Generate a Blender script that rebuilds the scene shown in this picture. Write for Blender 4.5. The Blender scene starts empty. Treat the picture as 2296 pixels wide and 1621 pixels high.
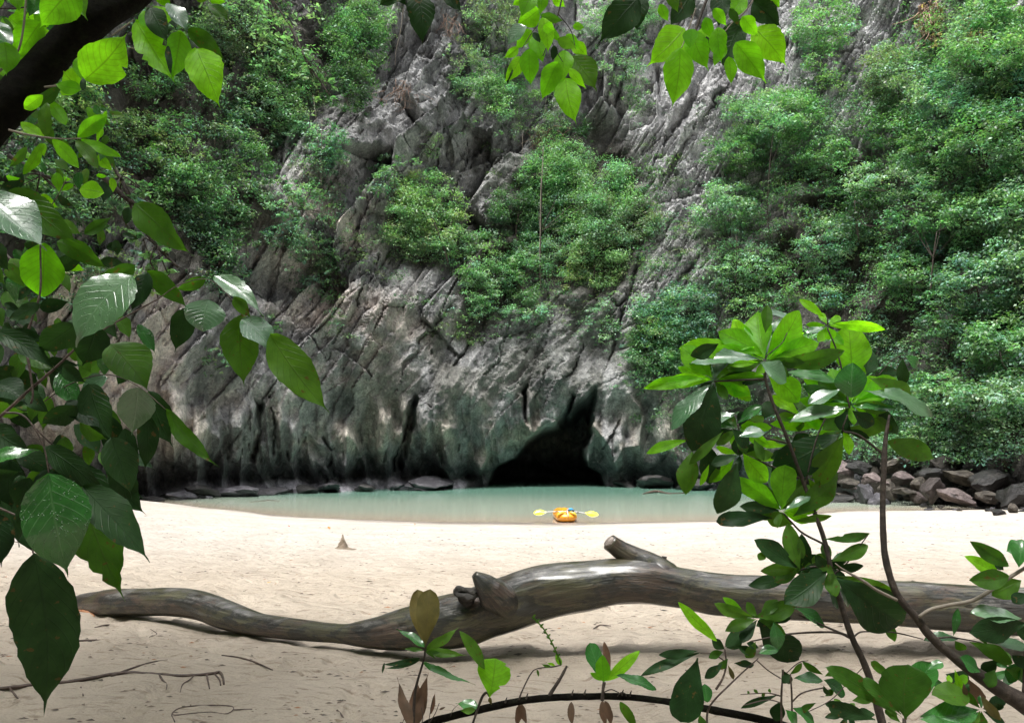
import bpy, math, random
import numpy as np
from mathutils import Vector

random.seed(7)
np.random.seed(7)
SC = bpy.context.scene
COL = SC.collection

# ------------------------------------------------------------------ camera, sky, sun, exposure
F, CX, CY, PITCH, CAMZ = 1785.0, 1148.0, 810.5, math.radians(6.69), 2.5
cam_d = bpy.data.cameras.new('camera')
cam_d.lens = 28.0
cam_d.sensor_width = 36.0
cam_d.clip_start = 0.05
cam_d.clip_end = 600.0
cam = bpy.data.objects.new('camera', cam_d)
COL.objects.link(cam)
cam.location = (0, 0, CAMZ)
cam.rotation_euler = (math.radians(90) + PITCH, 0, 0)
SC.camera = cam

SUN_EL, SUN_AZ = 68.0, -150.0          # azimuth: degrees from +Y towards +X
world = bpy.data.worlds.new('World')
SC.world = world
world.use_nodes = True
wn = world.node_tree.nodes
wl = world.node_tree.links
sky = wn.new('ShaderNodeTexSky')
sky.sky_type = 'NISHITA'
sky.sun_disc = False
sky.sun_elevation = math.radians(SUN_EL)
sky.sun_rotation = math.radians(SUN_AZ)
sky.air_density = 1.6
sky.dust_density = 6.0
sky.ozone_density = 1.0
hs = wn.new('ShaderNodeHueSaturation')           # overcast: nearly colourless light
hs.inputs['Saturation'].default_value = 0.22
wl.new(sky.outputs['Color'], hs.inputs['Color'])
wl.new(hs.outputs['Color'], wn['Background'].inputs['Color'])
wn['Background'].inputs['Strength'].default_value = 0.10

sun_d = bpy.data.lights.new('sun', 'SUN')
sun_d.energy = 1.4
sun_d.angle = math.radians(18)
sun_d.color = (1.0, 0.98, 0.95)
sun = bpy.data.objects.new('sun', sun_d)
COL.objects.link(sun)
_e, _a = math.radians(SUN_EL), math.radians(SUN_AZ)
_dir = Vector((math.sin(_a) * math.cos(_e), math.cos(_a) * math.cos(_e), math.sin(_e)))
sun.rotation_euler = _dir.to_track_quat('Z', 'Y').to_euler()
sun.location = _dir * 120

SC.view_settings.view_transform = 'Standard'
SC.view_settings.look = 'None'
SC.view_settings.exposure = 1.8
SC.view_settings.gamma = 1.0
SC.view_settings.use_curve_mapping = False
SC.cycles.max_bounces = 8
SC.cycles.diffuse_bounces = 4
SC.cycles.transmission_bounces = 6
SC.cycles.transparent_max_bounces = 12

# ------------------------------------------------------------------ picture-to-place helpers
SP, CP = math.sin(PITCH), math.cos(PITCH)

def ray(px, py):
    u, v = (px - CX) / F, (CY - py) / F
    return np.array([u, CP - v * SP, SP + v * CP])

def W(px, py, D):
    r = ray(px, py)
    r = r * (D / r[1])
    return Vector((r[0], r[1], r[2] + CAMZ))

def G(px, py, z=0.0):
    r = ray(px, py)
    k = (z - CAMZ) / r[2]
    return Vector((r[0] * k, r[1] * k, z))

def proj(x, y, z):
    dz = z - CAMZ
    zf = y * CP + dz * SP
    return CX + F * x / zf, CY - F * (-y * SP + dz * CP) / zf

# ------------------------------------------------------------------ noise (numpy)
def _h(ix, iy, iz, s):
    n = (ix.astype(np.int64) * 73856093) ^ (iy.astype(np.int64) * 19349663) ^ (iz.astype(np.int64) * 83492791) ^ (s * 2654435761)
    n = (n ^ (n >> 13)) * 1274126177
    n = n & 0x7fffffff
    n = (n ^ (n >> 16)) * 668265263
    n = n & 0x7fffffff
    n = n ^ (n >> 15)
    return (n & 0xfffff) / float(0xfffff)

def vnoise(x, y, z, s=0):
    xi, yi, zi = np.floor(x), np.floor(y), np.floor(z)
    fx, fy, fz = x - xi, y - yi, z - zi
    fx = fx * fx * (3 - 2 * fx); fy = fy * fy * (3 - 2 * fy); fz = fz * fz * (3 - 2 * fz)
    r = 0
    for a in (0, 1):
        wa = fx if a else 1 - fx
        for b in (0, 1):
            wb = fy if b else 1 - fy
            for c in (0, 1):
                wc = fz if c else 1 - fz
                r = r + wa * wb * wc * _h(xi + a, yi + b, zi + c, s)
    return r * 2 - 1

def fbm(x, y, z, o=4, s=0, g=0.5):
    r, a, t = 0, 1.0, 0
    for k in range(o):
        r = r + a * vnoise(x, y, z, s + k * 17)
        t += a
        a *= g
        x, y, z = x * 2.03 + 3.1, y * 2.03 + 1.7, z * 2.03 + 5.3
    return r / t

def worley(x, y, s=0):
    """nearest-cell distance F1, edge measure F2-F1, cell random (3 values), offset to the cell point"""
    xi, yi = np.floor(x), np.floor(y)
    f1 = np.full(x.shape, 9.0); f2 = np.full(x.shape, 9.0)
    cx = np.zeros(x.shape); cy = np.zeros(x.shape); dx = np.zeros(x.shape); dy = np.zeros(x.shape)
    z0 = np.zeros(x.shape)
    for a in (-1, 0, 1):
        for b in (-1, 0, 1):
            X, Y = xi + a, yi + b
            px = X + 0.1 + 0.8 * _h(X, Y, z0, s)
            py = Y + 0.1 + 0.8 * _h(X, Y, z0 + 1, s)
            d = np.hypot(x - px, y - py)
            m = d < f1
            f2 = np.where(m, f1, np.minimum(f2, d))
            cx = np.where(m, X, cx); cy = np.where(m, Y, cy)
            dx = np.where(m, x - px, dx); dy = np.where(m, y - py, dy)
            f1 = np.where(m, d, f1)
    r1 = _h(cx, cy, z0 + 5, s); r2 = _h(cx, cy, z0 + 6, s); r3 = _h(cx, cy, z0 + 7, s)
    return f1, f2 - f1, r1, r2, r3, dx, dy

def ss(a, b, x):
    t = np.clip((x - a) / (b - a), 0, 1)
    return t * t * (3 - 2 * t)

# ------------------------------------------------------------------ object helpers
def mesh_np(name, V, quads=None, tris=None, mat=None, smooth=True, cols=None, uv=None):
    me = bpy.data.meshes.new(name)
    V = np.asarray(V, dtype=np.float32)
    nq = 0 if quads is None else len(quads)
    nt = 0 if tris is None else len(tris)
    me.vertices.add(len(V))
    me.vertices.foreach_set('co', V.ravel())
    parts = []
    if nq: parts.append(np.asarray(quads, dtype=np.int32).ravel())
    if nt: parts.append(np.asarray(tris, dtype=np.int32).ravel())
    idx = np.concatenate(parts)
    me.loops.add(len(idx))
    me.loops.foreach_set('vertex_index', idx)
    starts = np.concatenate([np.arange(nq) * 4, nq * 4 + np.arange(nt) * 3]).astype(np.int32)
    me.polygons.add(nq + nt)
    me.polygons.foreach_set('loop_start', starts)
    me.update(calc_edges=True)
    if smooth:
        me.polygons.foreach_set('use_smooth', np.ones(nq + nt, dtype=bool))
    if cols is not None:
        at = me.color_attributes.new('tint', 'FLOAT_COLOR', 'POINT')
        c = np.ones((len(V), 4), dtype=np.float32)
        c[:, :3] = cols
        at.data.foreach_set('color', c.ravel())
    if uv is not None:
        ul = me.uv_layers.new(name='uv')
        ul.data.foreach_set('uv', np.asarray(uv, dtype=np.float32)[idx].ravel())
    me.validate()
    if mat: me.materials.append(mat)
    return me

def link(name, me, parent=None):
    o = bpy.data.objects.new(name, me)
    COL.objects.link(o)
    if parent is not None:
        o.parent = parent
    return o

def tag(o, label=None, cat=None, group=None, kind=None):
    if label: o['label'] = label
    if cat: o['category'] = cat
    if group: o['group'] = group
    if kind: o['kind'] = kind
    return o

def empty(name, loc, label, cat, group=None):
    o = bpy.data.objects.new(name, None)
    COL.objects.link(o)
    o.location = loc
    o.empty_display_size = 0.1
    return tag(o, label, cat, group)

def child(name, me, parent):
    """mesh built in world coordinates, parented to an unrotated Empty"""
    o = link(name, me, parent)
    o.location = -Vector(parent.location)
    return o

def smooth_path(pts, n):
    """Catmull-Rom through rows of pts (any number of columns)"""
    P = np.asarray(pts, dtype=float)
    m = len(P)
    if m == 2:
        t = np.linspace(0, 1, n)[:, None]
        return P[0] * (1 - t) + P[1] * t
    d = np.concatenate([[0], np.cumsum(np.maximum(1e-6, np.linalg.norm(np.diff(P[:, :3], axis=0), axis=1)))])
    E = np.vstack([2 * P[0] - P[1], P, 2 * P[-1] - P[-2]])
    out = []
    for s in np.linspace(0, d[-1], n):
        i = min(m - 2, max(0, int(np.searchsorted(d, s, side='right') - 1)))
        t = (s - d[i]) / (d[i + 1] - d[i])
        a, b, c, e = E[i], E[i + 1], E[i + 2], E[i + 3]
        out.append(0.5 * (2 * b + (c - a) * t + (2 * a - 5 * b + 4 * c - e) * t * t + (3 * b - a - 3 * c + e) * t ** 3))
    return np.array(out)

def tube(name, pts, mat, n=None, seg=8, rough=0.0, freq=8.0, seed=0, cap=True, cols=None, disp=None):
    """pts rows: x y z r"""
    P = smooth_path(pts, n or max(4, len(pts) * 4))
    C, R = P[:, :3], np.maximum(P[:, 3], 1e-4)
    T = np.gradient(C, axis=0)
    T /= np.linalg.norm(T, axis=1)[:, None] + 1e-9
    up = np.array([0, 0, 1.0]) if abs(T[0][2]) < 0.9 else np.array([1.0, 0, 0])
    V, UV = [], []
    ln = 0
    N = None
    for i in range(len(C)):
        if i: ln += np.linalg.norm(C[i] - C[i - 1])
        if N is None:
            N = up - T[i] * up.dot(T[i])
        else:
            N = N - T[i] * N.dot(T[i])
        N /= np.linalg.norm(N)
        B = np.cross(T[i], N)
        a = np.linspace(0, 2 * np.pi, seg, endpoint=False)
        ring = np.cos(a)[:, None] * N + np.sin(a)[:, None] * B
        V.append(C[i] + ring * R[i])
        UV.append(np.stack([np.full(seg, ln), a / (2 * np.pi)], 1))
    V = np.array(V).reshape(-1, 3)
    UV = np.array(UV).reshape(-1, 2)
    Rr = np.repeat(R, seg)
    Cr = np.repeat(C, seg, axis=0)
    if rough > 0:
        k = 1 + rough * fbm(V[:, 0] * freq + seed, V[:, 1] * freq, V[:, 2] * freq, 3, seed)
        V = Cr + (V - Cr) * k[:, None]
    if disp is not None:
        V = disp(V, Cr, Rr, UV)
    m = len(C)
    i = np.arange(m - 1)[:, None] * seg
    j = np.arange(seg)[None, :]
    j2 = (j + 1) % seg
    Q = np.stack([i + j, i + j2, i + seg + j2, i + seg + j], -1).reshape(-1, 4)
    tr = None
    if cap:
        V = np.vstack([V, C[0], C[-1]])
        UV = np.vstack([UV, UV[0], UV[-1]])
        jj = np.arange(seg)
        n0 = len(V) - 2
        tr = np.concatenate([np.stack([np.full(seg, n0), (jj + 1) % seg, jj], 1),
                             np.stack([np.full(seg, n0 + 1), (m - 1) * seg + jj, (m - 1) * seg + (jj + 1) % seg], 1)])
    return mesh_np(name, V, Q, tr, mat, True, None, UV)

def path_px(rows, D=None):
    """rows (px, py, r_px[, D]) -> x y z r in metres"""
    out = []
    for q in rows:
        d = q[3] if len(q) > 3 else D
        w = W(q[0], q[1], d)
        out.append((w.x, w.y, w.z, q[2] * d / F))
    return out

# ------------------------------------------------------------------ material helpers
def new_mat(name):
    m = bpy.data.materials.new(name)
    m.use_nodes = True
    nt = m.node_tree
    b = nt.nodes['Principled BSDF']
    return m, nt, b

def nd(nt, t, **kw):
    n = nt.nodes.new(t)
    for k, v in kw.items():
        if hasattr(n, k) and k not in n.inputs.keys():
            setattr(n, k, v)
        else:
            n.inputs[k].default_value = v
    return n

def ramp(nt, src, stops):
    r = nt.nodes.new('ShaderNodeValToRGB')
    e = r.color_ramp.elements
    e[0].position, e[0].color = stops[0][0], (*stops[0][1], 1)
    e[1].position, e[1].color = stops[-1][0], (*stops[-1][1], 1)
    for p, c in stops[1:-1]:
        q = e.new(p)
        q.color = (*c, 1)
    nt.links.new(src, r.inputs['Fac'])
    return r.outputs['Color']

def mixc(nt, fac, a, b, mode='MIX'):
    m = nt.nodes.new('ShaderNodeMix')
    m.data_type = 'RGBA'
    m.blend_type = mode
    for s, v in ((m.inputs[0], fac), (m.inputs[6], a), (m.inputs[7], b)):
        if isinstance(v, (int, float)): s.default_value = v
        elif isinstance(v, tuple): s.default_value = (*v, 1)
        else: nt.links.new(v, s)
    return m.outputs[2]

def math_n(nt, op, a, b=0.0, c=None):
    m = nt.nodes.new('ShaderNodeMath')
    m.operation = op
    for i, v in enumerate((a, b, c)):
        if v is None: continue
        if isinstance(v, (int, float)): m.inputs[i].default_value = v
        else: nt.links.new(v, m.inputs[i])
    return m.outputs[0]

def bump(nt, b, h, strength, dist):
    n = nt.nodes.new('ShaderNodeBump')
    n.inputs['Strength'].default_value = strength
    n.inputs['Distance'].default_value = dist
    nt.links.new(h, n.inputs['Height'])
    nt.links.new(n.outputs[0], b.inputs['Normal'])
    return n

def noise_n(nt, vec, scale, detail=6, rough=0.6, dist=0.0):
    n = nd(nt, 'ShaderNodeTexNoise', Scale=scale, Detail=detail, Roughness=rough, Distortion=dist)
    if vec is not None: nt.links.new(vec, n.inputs['Vector'])
    return n.outputs['Fac']
# ------------------------------------------------------------------ materials of the setting
def m_rock():
    m, nt, b = new_mat('limestone')
    at = nd(nt, 'ShaderNodeAttribute', attribute_name='tint')
    geo = nd(nt, 'ShaderNodeNewGeometry')
    pos = geo.outputs['Position']
    n1 = noise_n(nt, pos, 1.6, 10, 0.68)
    n2 = noise_n(nt, pos, 6.0, 8, 0.7)
    v = ramp(nt, n1, [(0.3, (0.5, 0.5, 0.5)), (0.5, (0.95, 0.95, 0.95)), (0.72, (1.6, 1.58, 1.55))])
    c = mixc(nt, 1.0, at.outputs['Color'], v, 'MULTIPLY')
    v2 = ramp(nt, n2, [(0.32, (0.45, 0.46, 0.46)), (0.5, (1, 1, 1)), (0.7, (1.5, 1.47, 1.42))])
    c = mixc(nt, 0.85, c, v2, 'MULTIPLY')
    vor = nd(nt, 'ShaderNodeTexVoronoi', Scale=2.4, Detail=3.0, feature='DISTANCE_TO_EDGE')
    mp = nd(nt, 'ShaderNodeMapping')
    mp.inputs['Rotation'].default_value = (0, math.radians(-32), 0)
    mp.inputs['Scale'].default_value = (1.6, 1.0, 0.35)
    nt.links.new(pos, mp.inputs['Vector'])
    nt.links.new(mp.outputs[0], vor.inputs['Vector'])
    crack = ramp(nt, vor.outputs['Distance'], [(0.0, (0, 0, 0)), (0.07, (1, 1, 1))])
    # white and rust lichen flecks
    n3 = noise_n(nt, pos, 3.2, 7, 0.75)
    f3 = ramp(nt, n3, [(0.60, (0, 0, 0)), (0.66, (1, 1, 1))])
    c = mixc(nt, math_n(nt, 'MULTIPLY', f3, 0.45), c, (0.42, 0.40, 0.37))
    nt.links.new(c, b.inputs['Base Color'])
    b.inputs['Roughness'].default_value = 0.72
    b.inputs['Specular IOR Level'].default_value = 0.35
    h = math_n(nt, 'ADD', math_n(nt, 'MULTIPLY', n2, 0.5), math_n(nt, 'ADD', n1, math_n(nt, 'MULTIPLY', crack, 0.12)))
    bump(nt, b, h, 1.0, 0.35)
    return m

def m_sand():
    m, nt, b = new_mat('sand')
    at = nd(nt, 'ShaderNodeAttribute', attribute_name='tint')
    pos = nd(nt, 'ShaderNodeNewGeometry').outputs['Position']
    n1 = noise_n(nt, pos, 1.1, 6, 0.6)
    mp = nd(nt, 'ShaderNodeMapping')
    mp.inputs['Scale'].default_value = (2.0, 7.0, 1.0)
    nt.links.new(pos, mp.inputs['Vector'])
    n2 = noise_n(nt, mp.outputs[0], 2.4, 8, 0.68)
    n3 = noise_n(nt, pos, 60.0, 4, 0.7)
    c = mixc(nt, 1.0, at.outputs['Color'], ramp(nt, n1, [(0.3, (0.86, 0.84, 0.82)), (0.7, (1.08, 1.08, 1.08))]), 'MULTIPLY')
    c = mixc(nt, 1.0, c, ramp(nt, n2, [(0.32, (0.55, 0.50, 0.46)), (0.46, (1, 1, 1))]), 'MULTIPLY')
    c = mixc(nt, 1.0, c, ramp(nt, n3, [(0.3, (0.85, 0.84, 0.83)), (0.55, (1.02, 1.02, 1.02))]), 'MULTIPLY')
    nt.links.new(c, b.inputs['Base Color'])
    ra = nd(nt, 'ShaderNodeAttribute', attribute_name='wet')
    r = math_n(nt, 'MULTIPLY_ADD', ra.outputs['Fac'], -0.62, 0.9)
    nt.links.new(r, b.inputs['Roughness'])
    vo = nd(nt, 'ShaderNodeTexVoronoi', Scale=5.5, feature='SMOOTH_F1')
    wv = nd(nt, 'ShaderNodeVectorMath', operation='ADD')
    nt.links.new(pos, wv.inputs[0])
    nz = nd(nt, 'ShaderNodeTexNoise', Scale=3.0, Detail=3.0)
    nt.links.new(pos, nz.inputs['Vector'])
    sc = nd(nt, 'ShaderNodeVectorMath', operation='SCALE')
    nt.links.new(nz.outputs['Color'], sc.inputs[0]); sc.inputs['Scale'].default_value = 0.35
    nt.links.new(sc.outputs[0], wv.inputs[1])
    nt.links.new(wv.outputs[0], vo.inputs['Vector'])
    n4 = noise_n(nt, pos, 14.0, 5, 0.65)
    h = math_n(nt, 'ADD', math_n(nt, 'MULTIPLY', n3, 0.15), n2)
    h = math_n(nt, 'ADD', h, math_n(nt, 'MULTIPLY', vo.outputs['Distance'], 1.2))
    h = math_n(nt, 'ADD', h, math_n(nt, 'MULTIPLY', n4, 0.7))
    dry = math_n(nt, 'SUBTRACT', 1.0, ra.outputs['Fac'])
    bm = bump(nt, b, h, 0.6, 0.16)
    nt.links.new(math_n(nt, 'MULTIPLY_ADD', dry, 0.75, 0.03), bm.inputs['Strength'])
    return m

def m_water():
    m, nt, b = new_mat('lagoon_water')
    at = nd(nt, 'ShaderNodeAttribute', attribute_name='tint')
    nt.links.new(at.outputs['Color'], b.inputs['Base Color'])
    b.inputs['Roughness'].default_value = 0.12
    b.inputs['IOR'].default_value = 1.33
    pos = nd(nt, 'ShaderNodeNewGeometry').outputs['Position']
    mp = nd(nt, 'ShaderNodeMapping')
    mp.inputs['Scale'].default_value = (0.6, 1.6, 1.0)
    nt.links.new(pos, mp.inputs['Vector'])
    h = noise_n(nt, mp.outputs[0], 1.3, 1, 0.4)
    bump(nt, b, h, 0.10, 0.01)
    return m

ROCK = m_rock()
SAND = m_sand()
WATER = m_water()

# ------------------------------------------------------------------ beach
_sh = [(-900, 1110), (-300, 1116), (150, 1116), (310, 1121), (450, 1137), (600, 1153), (800, 1165), (1000, 1170), (1270, 1172),
       (1500, 1170), (1640, 1166), (1800, 1153), (1900, 1146), (2100, 1143), (2296, 1141), (2900, 1132)]
_sg = [G(a, b) for a, b in _sh]
SH_T = np.array([p.x / p.y for p in _sg])
SH_R = np.array([math.hypot(p.x, p.y) for p in _sg])

def sand_base(x, y):
    yy = np.where(y > 0.5, y, 0.5)
    R = np.interp(x / yy, SH_T, SH_R)
    d = R - np.hypot(x, yy) + np.where(y < 0.5, 0.5 - y, 0)
    d = d + 0.35 * vnoise(x * 0.35, y * 0.0 + 1, x * 0, 5)
    return np.where(d > 0, 0.95 * (1 - np.exp(-np.maximum(d, 0) / 16)), np.maximum(0.055 * d, -2.0)), d

def sand_z(x, y):
    x = np.asarray(x, float); y = np.asarray(y, float)
    z, d = sand_base(x, y)
    near = ss(26, 10, np.hypot(x, y))
    dry = ss(0.5, 6, d)
    # feet, paws and rain have left the dry sand dimpled
    f1, e, r1, r2, r3, dx, dy = worley(x / 0.34 + 0.5 * vnoise(x * 2, y * 2, x * 0, 33), y / 0.34, 3)
    dim = -0.055 * ss(0.42, 0.05, f1) * (r1 > 0.35)
    lump = 0.05 * fbm(x * 2.3, y * 2.3, x * 0, 4, 21) + 0.035 * fbm(x * 0.7, y * 0.7, x * 0, 2, 22)
    z = z + near * dry * (dim + lump) + 0.01 * dry * fbm(x * 0.5, y * 1.3, x * 0, 3, 9)
    # low ledge of sand that runs below the raised log
    edge = 7.02 + 0.05 * np.sin(x * 1.7) + 0.04 * vnoise(x * 2.0, x * 0, x * 0, 31) - 0.03 * x
    z = z + 0.05 * ss(edge, edge + 0.07, y) * ss(edge + 1.6, edge + 0.5, y) * ss(-0.6, 0.2, x)
    return z

def build_sand():
    ys = np.concatenate([np.linspace(-26, 0.8, 14), np.geomspace(1.0, 34, 380), np.linspace(34.4, 85, 40)])
    t = np.concatenate([[-1], np.linspace(-1, 1, 340), [1]])
    X, Y = [], []
    for y in ys:
        hw = 0.78 * max(y, 1) + 1.2
        if y < 0.9: hw = 2.0
        xs = np.linspace(-1, 1, 340) * hw
        outer = np.array([70, 52, 38, 26, 18])
        outer = np.where(outer > hw + 0.5, outer, hw + 0.1 * outer)
        X.append(np.concatenate([-outer, xs, outer[::-1]]))
        Y.append(np.full(350, y))
    X, Y = np.array(X), np.array(Y)
    Z = sand_z(X, Y)
    _, d = sand_base(X, Y)
    nr, nc = X.shape
    i = np.arange(nr - 1)[:, None] * nc
    j = np.arange(nc - 1)[None, :]
    Q = np.stack([i + j, i + j + 1, i + nc + j + 1, i + nc + j], -1).reshape(-1, 4)
    wet = ss(4.6, 0.2, d + 0.5 * fbm(X * 0.4, Y * 0.8, X * 0, 3, 4))
    damp = 0.9 * ss(0.47, 0.62, fbm(X * 0.13, Y * 1.3, X * 0, 4, 6) * 0.5 + 0.5) * ss(14, 3, d)
    lit_c = np.array([0.66, 0.61, 0.55])
    near_c = np.array([0.56, 0.485, 0.395])
    wet_c = np.array([0.24, 0.208, 0.185])
    k = ss(11, 20, np.hypot(X, Y))[..., None]
    c = near_c * (1 - k) + lit_c * k  # tree shade painted into the near sand, open light into the sand beyond
    w = np.clip(wet + damp * 0.4, 0, 1)[..., None]
    c = c * (1 - w) + wet_c * w
    me = mesh_np('beach', np.stack([X, Y, Z], -1).reshape(-1, 3), Q, None, SAND, True, c.reshape(-1, 3))
    a = me.attributes.new('wet', 'FLOAT', 'POINT')
    a.data.foreach_set('value', np.clip(wet + 0.3 * damp, 0, 1).astype(np.float32).ravel())
    tag(link('beach_sand', me), 'pale sand beach between the lagoon and the shaded thicket', None, None, 'structure')

def build_water():
    ys = np.linspace(16, 92, 150)
    xs = np.linspace(-60, 60, 160)
    X, Y = np.meshgrid(xs, ys)
    _, d = sand_base(X, Y)
    dep = np.maximum(-d, 0)
    k1 = ss(0, 6, dep)[..., None]
    k2 = ss(5, 26, dep + 2.5 * fbm(X * 0.1, Y * 0.1, X * 0, 3, 3))[..., None]
    c0, c1, c2 = np.array([0.42, 0.36, 0.28]), np.array([0.35, 0.41, 0.33]), np.array([0.13, 0.26, 0.20])
    c = (c0 * (1 - k1) + c1 * k1) * (1 - k2) + c2 * k2
    nr, nc = X.shape
    i = np.arange(nr - 1)[:, None] * nc
    j = np.arange(nc - 1)[None, :]
    Q = np.stack([i + j, i + j + 1, i + nc + j + 1, i + nc + j], -1).reshape(-1, 4)
    me = mesh_np('water', np.stack([X, Y, X * 0], -1).reshape(-1, 3), Q, None, WATER, True, c.reshape(-1, 3))
    tag(link('lagoon_water', me), 'still green lagoon water in front of the cave', None, None, 'structure')

build_sand()
build_water()

# ------------------------------------------------------------------ cliff bowl round the cove
_cp = [(-900, 24), (-300, 31), (0, 37), (300, 44.5), (700, 55), (1000, 61), (1200, 65), (1400, 65), (1600, 58), (1850, 50), (2100, 41), (2296, 36), (2900, 27)]
TH = [math.atan2((a - CX) / F, 1.0) for a, b in _cp]
RR = [b / math.cos(t) for t, (a, b) in zip(TH, _cp)]
TH = np.array([-math.pi, -2.4, -1.7, -1.25] + TH + [1.2, 1.7, 2.4, math.pi])
RR = np.array([24, 24, 25, 28] + RR + [30, 27, 24, 24], float)

def poly_dist(px, py, poly):
    """signed distance (px) to polygon, positive inside"""
    inside = np.zeros(px.shape, bool)
    dist = np.full(px.shape, 1e9)
    n = len(poly)
    for a in range(n):
        x1, y1 = poly[a]; x2, y2 = poly[(a + 1) % n]
        cond = ((y1 > py) != (y2 > py)) & (px < (x2 - x1) * (py - y1) / (y2 - y1 + 1e-9) + x1)
        inside ^= cond
        t = np.clip(((px - x1) * (x2 - x1) + (py - y1) * (y2 - y1)) / ((x2 - x1) ** 2 + (y2 - y1) ** 2), 0, 1)
        dist = np.minimum(dist, np.hypot(px - x1 - t * (x2 - x1), py - y1 - t * (y2 - y1)))
    return np.where(inside, dist, -dist)

CAVE = [(1085, 1100), (1098, 1070), (1118, 1040), (1152, 1027), (1165, 1007), (1182, 983), (1212, 963), (1248, 947), (1262, 925),
        (1281, 885), (1287, 890), (1280, 925), (1298, 902), (1316, 885), (1334, 868), (1340, 905), (1330, 940), (1334, 973), (1314, 1007),
        (1318, 1045), (1350, 1062), (1362, 1100)]
FISS = [[(1172, 880), (1180, 868), (1184, 905), (1183, 955), (1176, 940)], [(905, 960), (930, 890), (938, 900), (918, 1000), (900, 1060), (893, 1040)],
        [(575, 900), (590, 905), (585, 990), (570, 1040), (560, 1030)]]

# joints and fissures that can be followed in the photograph: points, half width, depth
JOINTS = [([(848, 560), (818, 655), (788, 715), (758, 766), (728, 818)], 3.2, 0.9), ([(560, 640), (603, 672), (680, 745), (706, 775), (732, 818)], 3.2, 0.9), ([(818, 702), (848, 728), (874, 766)], 2.6, 0.6),
          ([(740, 790), (762, 797), (788, 814), (818, 835), (830, 850)], 3.5, 0.9), ([(826, 766), (874, 805)], 3, 0.6), ([(1024, 663), (985, 723), (934, 784), (904, 835), (878, 900)], 3, 0.8),
          ([(981, 650), (930, 715)], 2.6, 0.7), ([(1059, 758), (1040, 790), (1016, 827)], 3.2, 0.9), ([(921, 887), (912, 955), (891, 1020), (882, 1063)], 6.5, 1.8), ([(934, 900), (964, 917), (972, 925)], 4, 0.9),
          ([(1175, 866), (1175, 921), (1187, 964)], 3.5, 1.0), ([(1303, 740), (1299, 779), (1291, 844), (1265, 856), (1235, 870)], 2.6, 0.7), ([(1500, 520), (1437, 556), (1407, 646), (1390, 720), (1372, 784), (1345, 850)], 3.2, 0.9),
          ([(1394, 943), (1351, 1007)], 3, 0.8), ([(633, 861), (680, 904)], 2.5, 0.6), ([(603, 890), (616, 950), (610, 1030)], 7, 1.5), ([(722, 975), (741, 1010), (735, 1050)], 5, 1.2), ([(1222, 820), (1196, 905)], 2.2, 0.5), ([(1150, 700), (1120, 800), (1085, 850)], 2.4, 0.5), ([(1240, 700), (1215, 770), (1200, 800)], 2.2, 0.5),
          ([(860, 230), (905, 300), (940, 330)], 4, 1.1), ([(800, 255), (850, 245), (905, 262)], 4.5, 1.2), ([(1010, 180), (985, 300), (960, 380)], 3.5, 1.0), ([(1060, 200), (1040, 330), (1000, 420), (950, 470)], 3.5, 1.0),
          ([(870, 110), (840, 200), (800, 300)], 4, 1.2), ([(1000, 90), (1040, 130), (1020, 180)], 3, 0.8), ([(1700, 380), (1600, 520), (1500, 650), (1440, 730)], 3, 0.8), ([(1560, 130), (1500, 260), (1440, 380)], 3, 0.9),
          ([(1640, 60), (1560, 220), (1480, 400)], 3, 0.9), ([(980, 250), (1030, 290), (1050, 340)], 2.5, 0.7), ([(840, 480), (880, 420), (950, 400)], 3, 0.8)]
# hanging columns: top, bottom, half width, how far they stand out
DRIPS = [(534, 915, 528, 1026, 15, 1.5), (577, 905, 570, 1012, 13, 1.4), (663, 925, 655, 1030, 10, 1.2), (861, 930, 852, 1035, 17, 1.3), (790, 935, 783, 1045, 16, 1.0), (955, 925, 948, 1010, 14, 1.0),
         (1187, 890, 1186, 968, 9, 0.8), (1394, 940, 1384, 1050, 14, 1.0), (1335, 930, 1318, 1045, 10, 0.8), (455, 900, 445, 1035, 22, 1.4), (400, 880, 385, 1030, 22, 1.2), (1010, 950, 1004, 1040, 20, 0.7), (1090, 960, 1080, 1045, 18, 0.6),
         (725, 900, 716, 960, 12, 0.8), (905, 960, 902, 1030, 8, 0.8)]

def line_dist(px, py, pts):
    d = np.full(px.shape, 1e9)
    for (x1, y1), (x2, y2) in zip(pts[:-1], pts[1:]):
        t = np.clip(((px - x1) * (x2 - x1) + (py - y1) * (y2 - y1)) / ((x2 - x1) ** 2 + (y2 - y1) ** 2), 0, 1)
        d = np.minimum(d, np.hypot(px - x1 - t * (x2 - x1), py - y1 - t * (y2 - y1)))
    return d

def line_side(px, py, pts):
    d = np.full(px.shape, 1e9); sg = np.ones(px.shape); tt = np.zeros(px.shape)
    n = len(pts) - 1
    for k, ((x1, y1), (x2, y2)) in enumerate(zip(pts[:-1], pts[1:])):
        t = np.clip(((px - x1) * (x2 - x1) + (py - y1) * (y2 - y1)) / ((x2 - x1) ** 2 + (y2 - y1) ** 2), 0, 1)
        e = np.hypot(px - x1 - t * (x2 - x1), py - y1 - t * (y2 - y1))
        c = (x2 - x1) * (py - y1) - (y2 - y1) * (px - x1)
        m = e < d
        d = np.where(m, e, d); sg = np.where(m, np.sign(c), sg); tt = np.where(m, (k + t) / n, tt)
    return d, sg, tt

def blob(px, py, cx, cy, rx, ry, ang=0):
    a = math.radians(ang)
    u = (px - cx) * math.cos(a) + (py - cy) * math.sin(a)
    v = -(px - cx) * math.sin(a) + (py - cy) * math.cos(a)
    return np.exp(-((u / rx) ** 2 + (v / ry) ** 2))

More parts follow.
